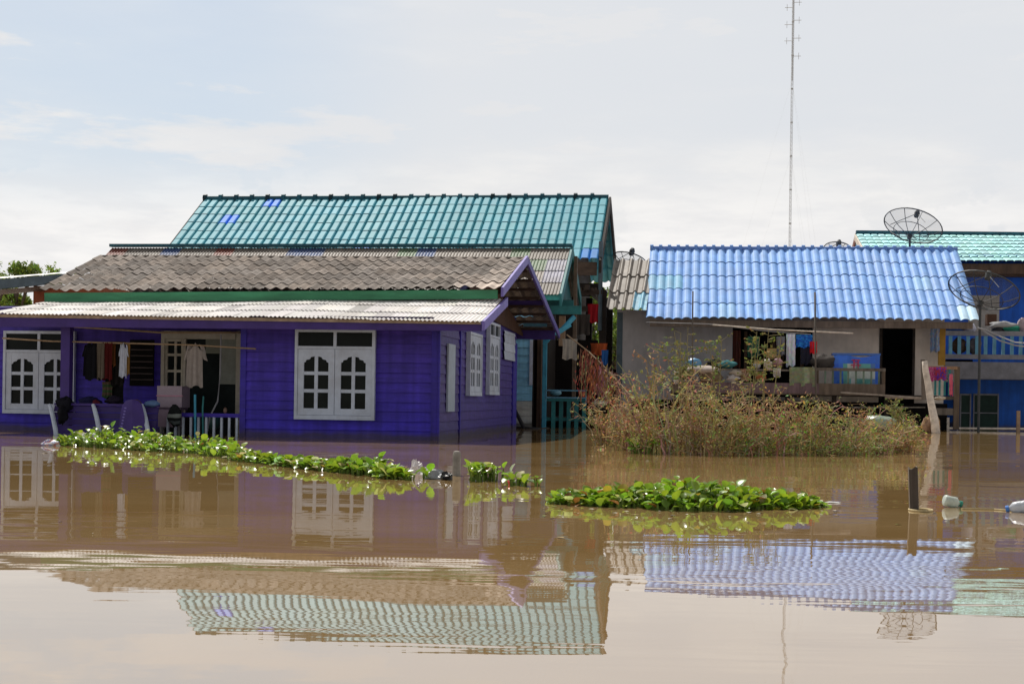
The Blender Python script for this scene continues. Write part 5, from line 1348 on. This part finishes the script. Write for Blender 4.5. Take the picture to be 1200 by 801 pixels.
def wn(scale, stretch, seed, detail=7, rough=.6):
    mp = N.new('ShaderNodeMapping'); mp.inputs['Scale'].default_value = stretch; mp.inputs['Location'].default_value = seed
    L.new(tc.outputs['Generated'], mp.inputs['Vector'])
    n = N.new('ShaderNodeTexNoise'); n.inputs['Scale'].default_value = scale; n.inputs['Detail'].default_value = detail; n.inputs['Roughness'].default_value = rough
    L.new(mp.outputs[0], n.inputs['Vector']); return n.outputs['Fac']
def mrange(v, a, b, c, d, smooth=True):
    r = N.new('ShaderNodeMapRange'); r.inputs['From Min'].default_value = a; r.inputs['From Max'].default_value = b; r.inputs['To Min'].default_value = c; r.inputs['To Max'].default_value = d
    if smooth: r.interpolation_type = 'SMOOTHSTEP'
    L.new(v, r.inputs['Value']); return r.outputs[0]
def math_(op, a, b):
    n = N.new('ShaderNodeMath'); n.operation = op; n.use_clamp = (op != 'SUBTRACT')
    for i, q in enumerate((a, b)):
        if isinstance(q, (int, float)): n.inputs[i].default_value = q
        else: L.new(q, n.inputs[i])
    return n.outputs[0]
def mixc(f, a, b):
    n = N.new('ShaderNodeMix'); n.data_type = 'RGBA'
    L.new(f, n.inputs['Factor'])
    for s_, q in (('A', a), ('B', b)):
        if isinstance(q, tuple): n.inputs[s_].default_value = (*q, 1)
        else: L.new(q, n.inputs[s_])
    return n.outputs['Result']
# blue opening in the thin cloud, upper left of the view and to the west
dn = N.new('ShaderNodeVectorMath'); dn.operation = 'DOT_PRODUCT'; dn.inputs[1].default_value = Vector((-.36, 1, .27)).normalized()
L.new(tc.outputs['Generated'], dn.inputs[0])
open_ = mrange(dn.outputs['Value'], .955, .995, 0, 1)
n1 = wn(1.6, (1, 1, 3.5), (3.1, 1.2, .4))
n2 = wn(5.0, (1, 1, 4.5), (1.3, 7.2, 2.1))
n3 = wn(14.0, (1, 1, 5.0), (4.0, 2.0, 9.0))
haze = mrange(n1, .36, .62, .80, 1.0)
opn = math_('MULTIPLY', open_, .62)
hz = math_('SUBTRACT', haze, opn)
wisps = mrange(n2, .48, .62, 0, .95)
cf_ = math_('MAXIMUM', hz, math_('ADD', wisps, 0.0))
ccol = mixc(mrange(n3, .4, .65, 0, 1), (8.3, 8.25, 8.25), (9.0, 8.85, 8.65))
ccol = mixc(mrange(n1, .40, .60, 0, 1), (7.9, 7.95, 8.1), ccol)
final = mixc(cf_, mixc(mrange(n2, .3, .7, .55, .75), sk.outputs[0], (6.4, 7.4, 8.4)), ccol)
# heaped cumulus near the horizon
sp = N.new('ShaderNodeSeparateXYZ'); L.new(tc.outputs['Generated'], sp.inputs[0])
low = mrange(sp.outputs['Z'], .10, .165, 1, 0)
n4 = wn(9.0, (1, 1, 1.6), (2.0, 5.0, 1.0), 9, .62)
def near(d, a, b):
    q = N.new('ShaderNodeVectorMath'); q.operation = 'DOT_PRODUCT'; q.inputs[1].default_value = Vector(d).normalized()
    L.new(tc.outputs['Generated'], q.inputs[0]); return mrange(q.outputs['Value'], a, b, 0, .17)
heap = math_('ADD', near((.155, 1, .118), .9955, .9992), near((-.27, 1, .115), .996, .9996))
cum = math_('MULTIPLY', mrange(math_('ADD', math_('ADD', math_('MULTIPLY', n4, 1.0), heap), math_('MULTIPLY', low, .06)), .53, .57, 0, .95), low)
final = mixc(math_('MULTIPLY', low, .35), final, (7.9, 7.95, 8.1))
final = mixc(cum, final, mixc(mrange(n3, .35, .65, 0, 1), (8.5, 8.4, 8.4), (9.6, 9.4, 9.2)))
# thin cloud is brightest towards the sun and the horizon, darker overhead and opposite
dz = mrange(sp.outputs['Z'], .26, .8, 1.0, .5)
df2 = N.new('ShaderNodeVectorMath'); df2.operation = 'DOT_PRODUCT'; df2.inputs[1].default_value = (-.2, .98, 0)
L.new(tc.outputs['Generated'], df2.inputs[0])
az = mrange(df2.outputs['Value'], -.7, .6, .62, 1.0)
mm_ = math_('MULTIPLY', dz, az)
vs = N.new('ShaderNodeVectorMath'); vs.operation = 'SCALE'; L.new(final, vs.inputs[0]); L.new(mm_, vs.inputs['Scale'])
L.new(vs.outputs[0], bg.inputs['Color'])
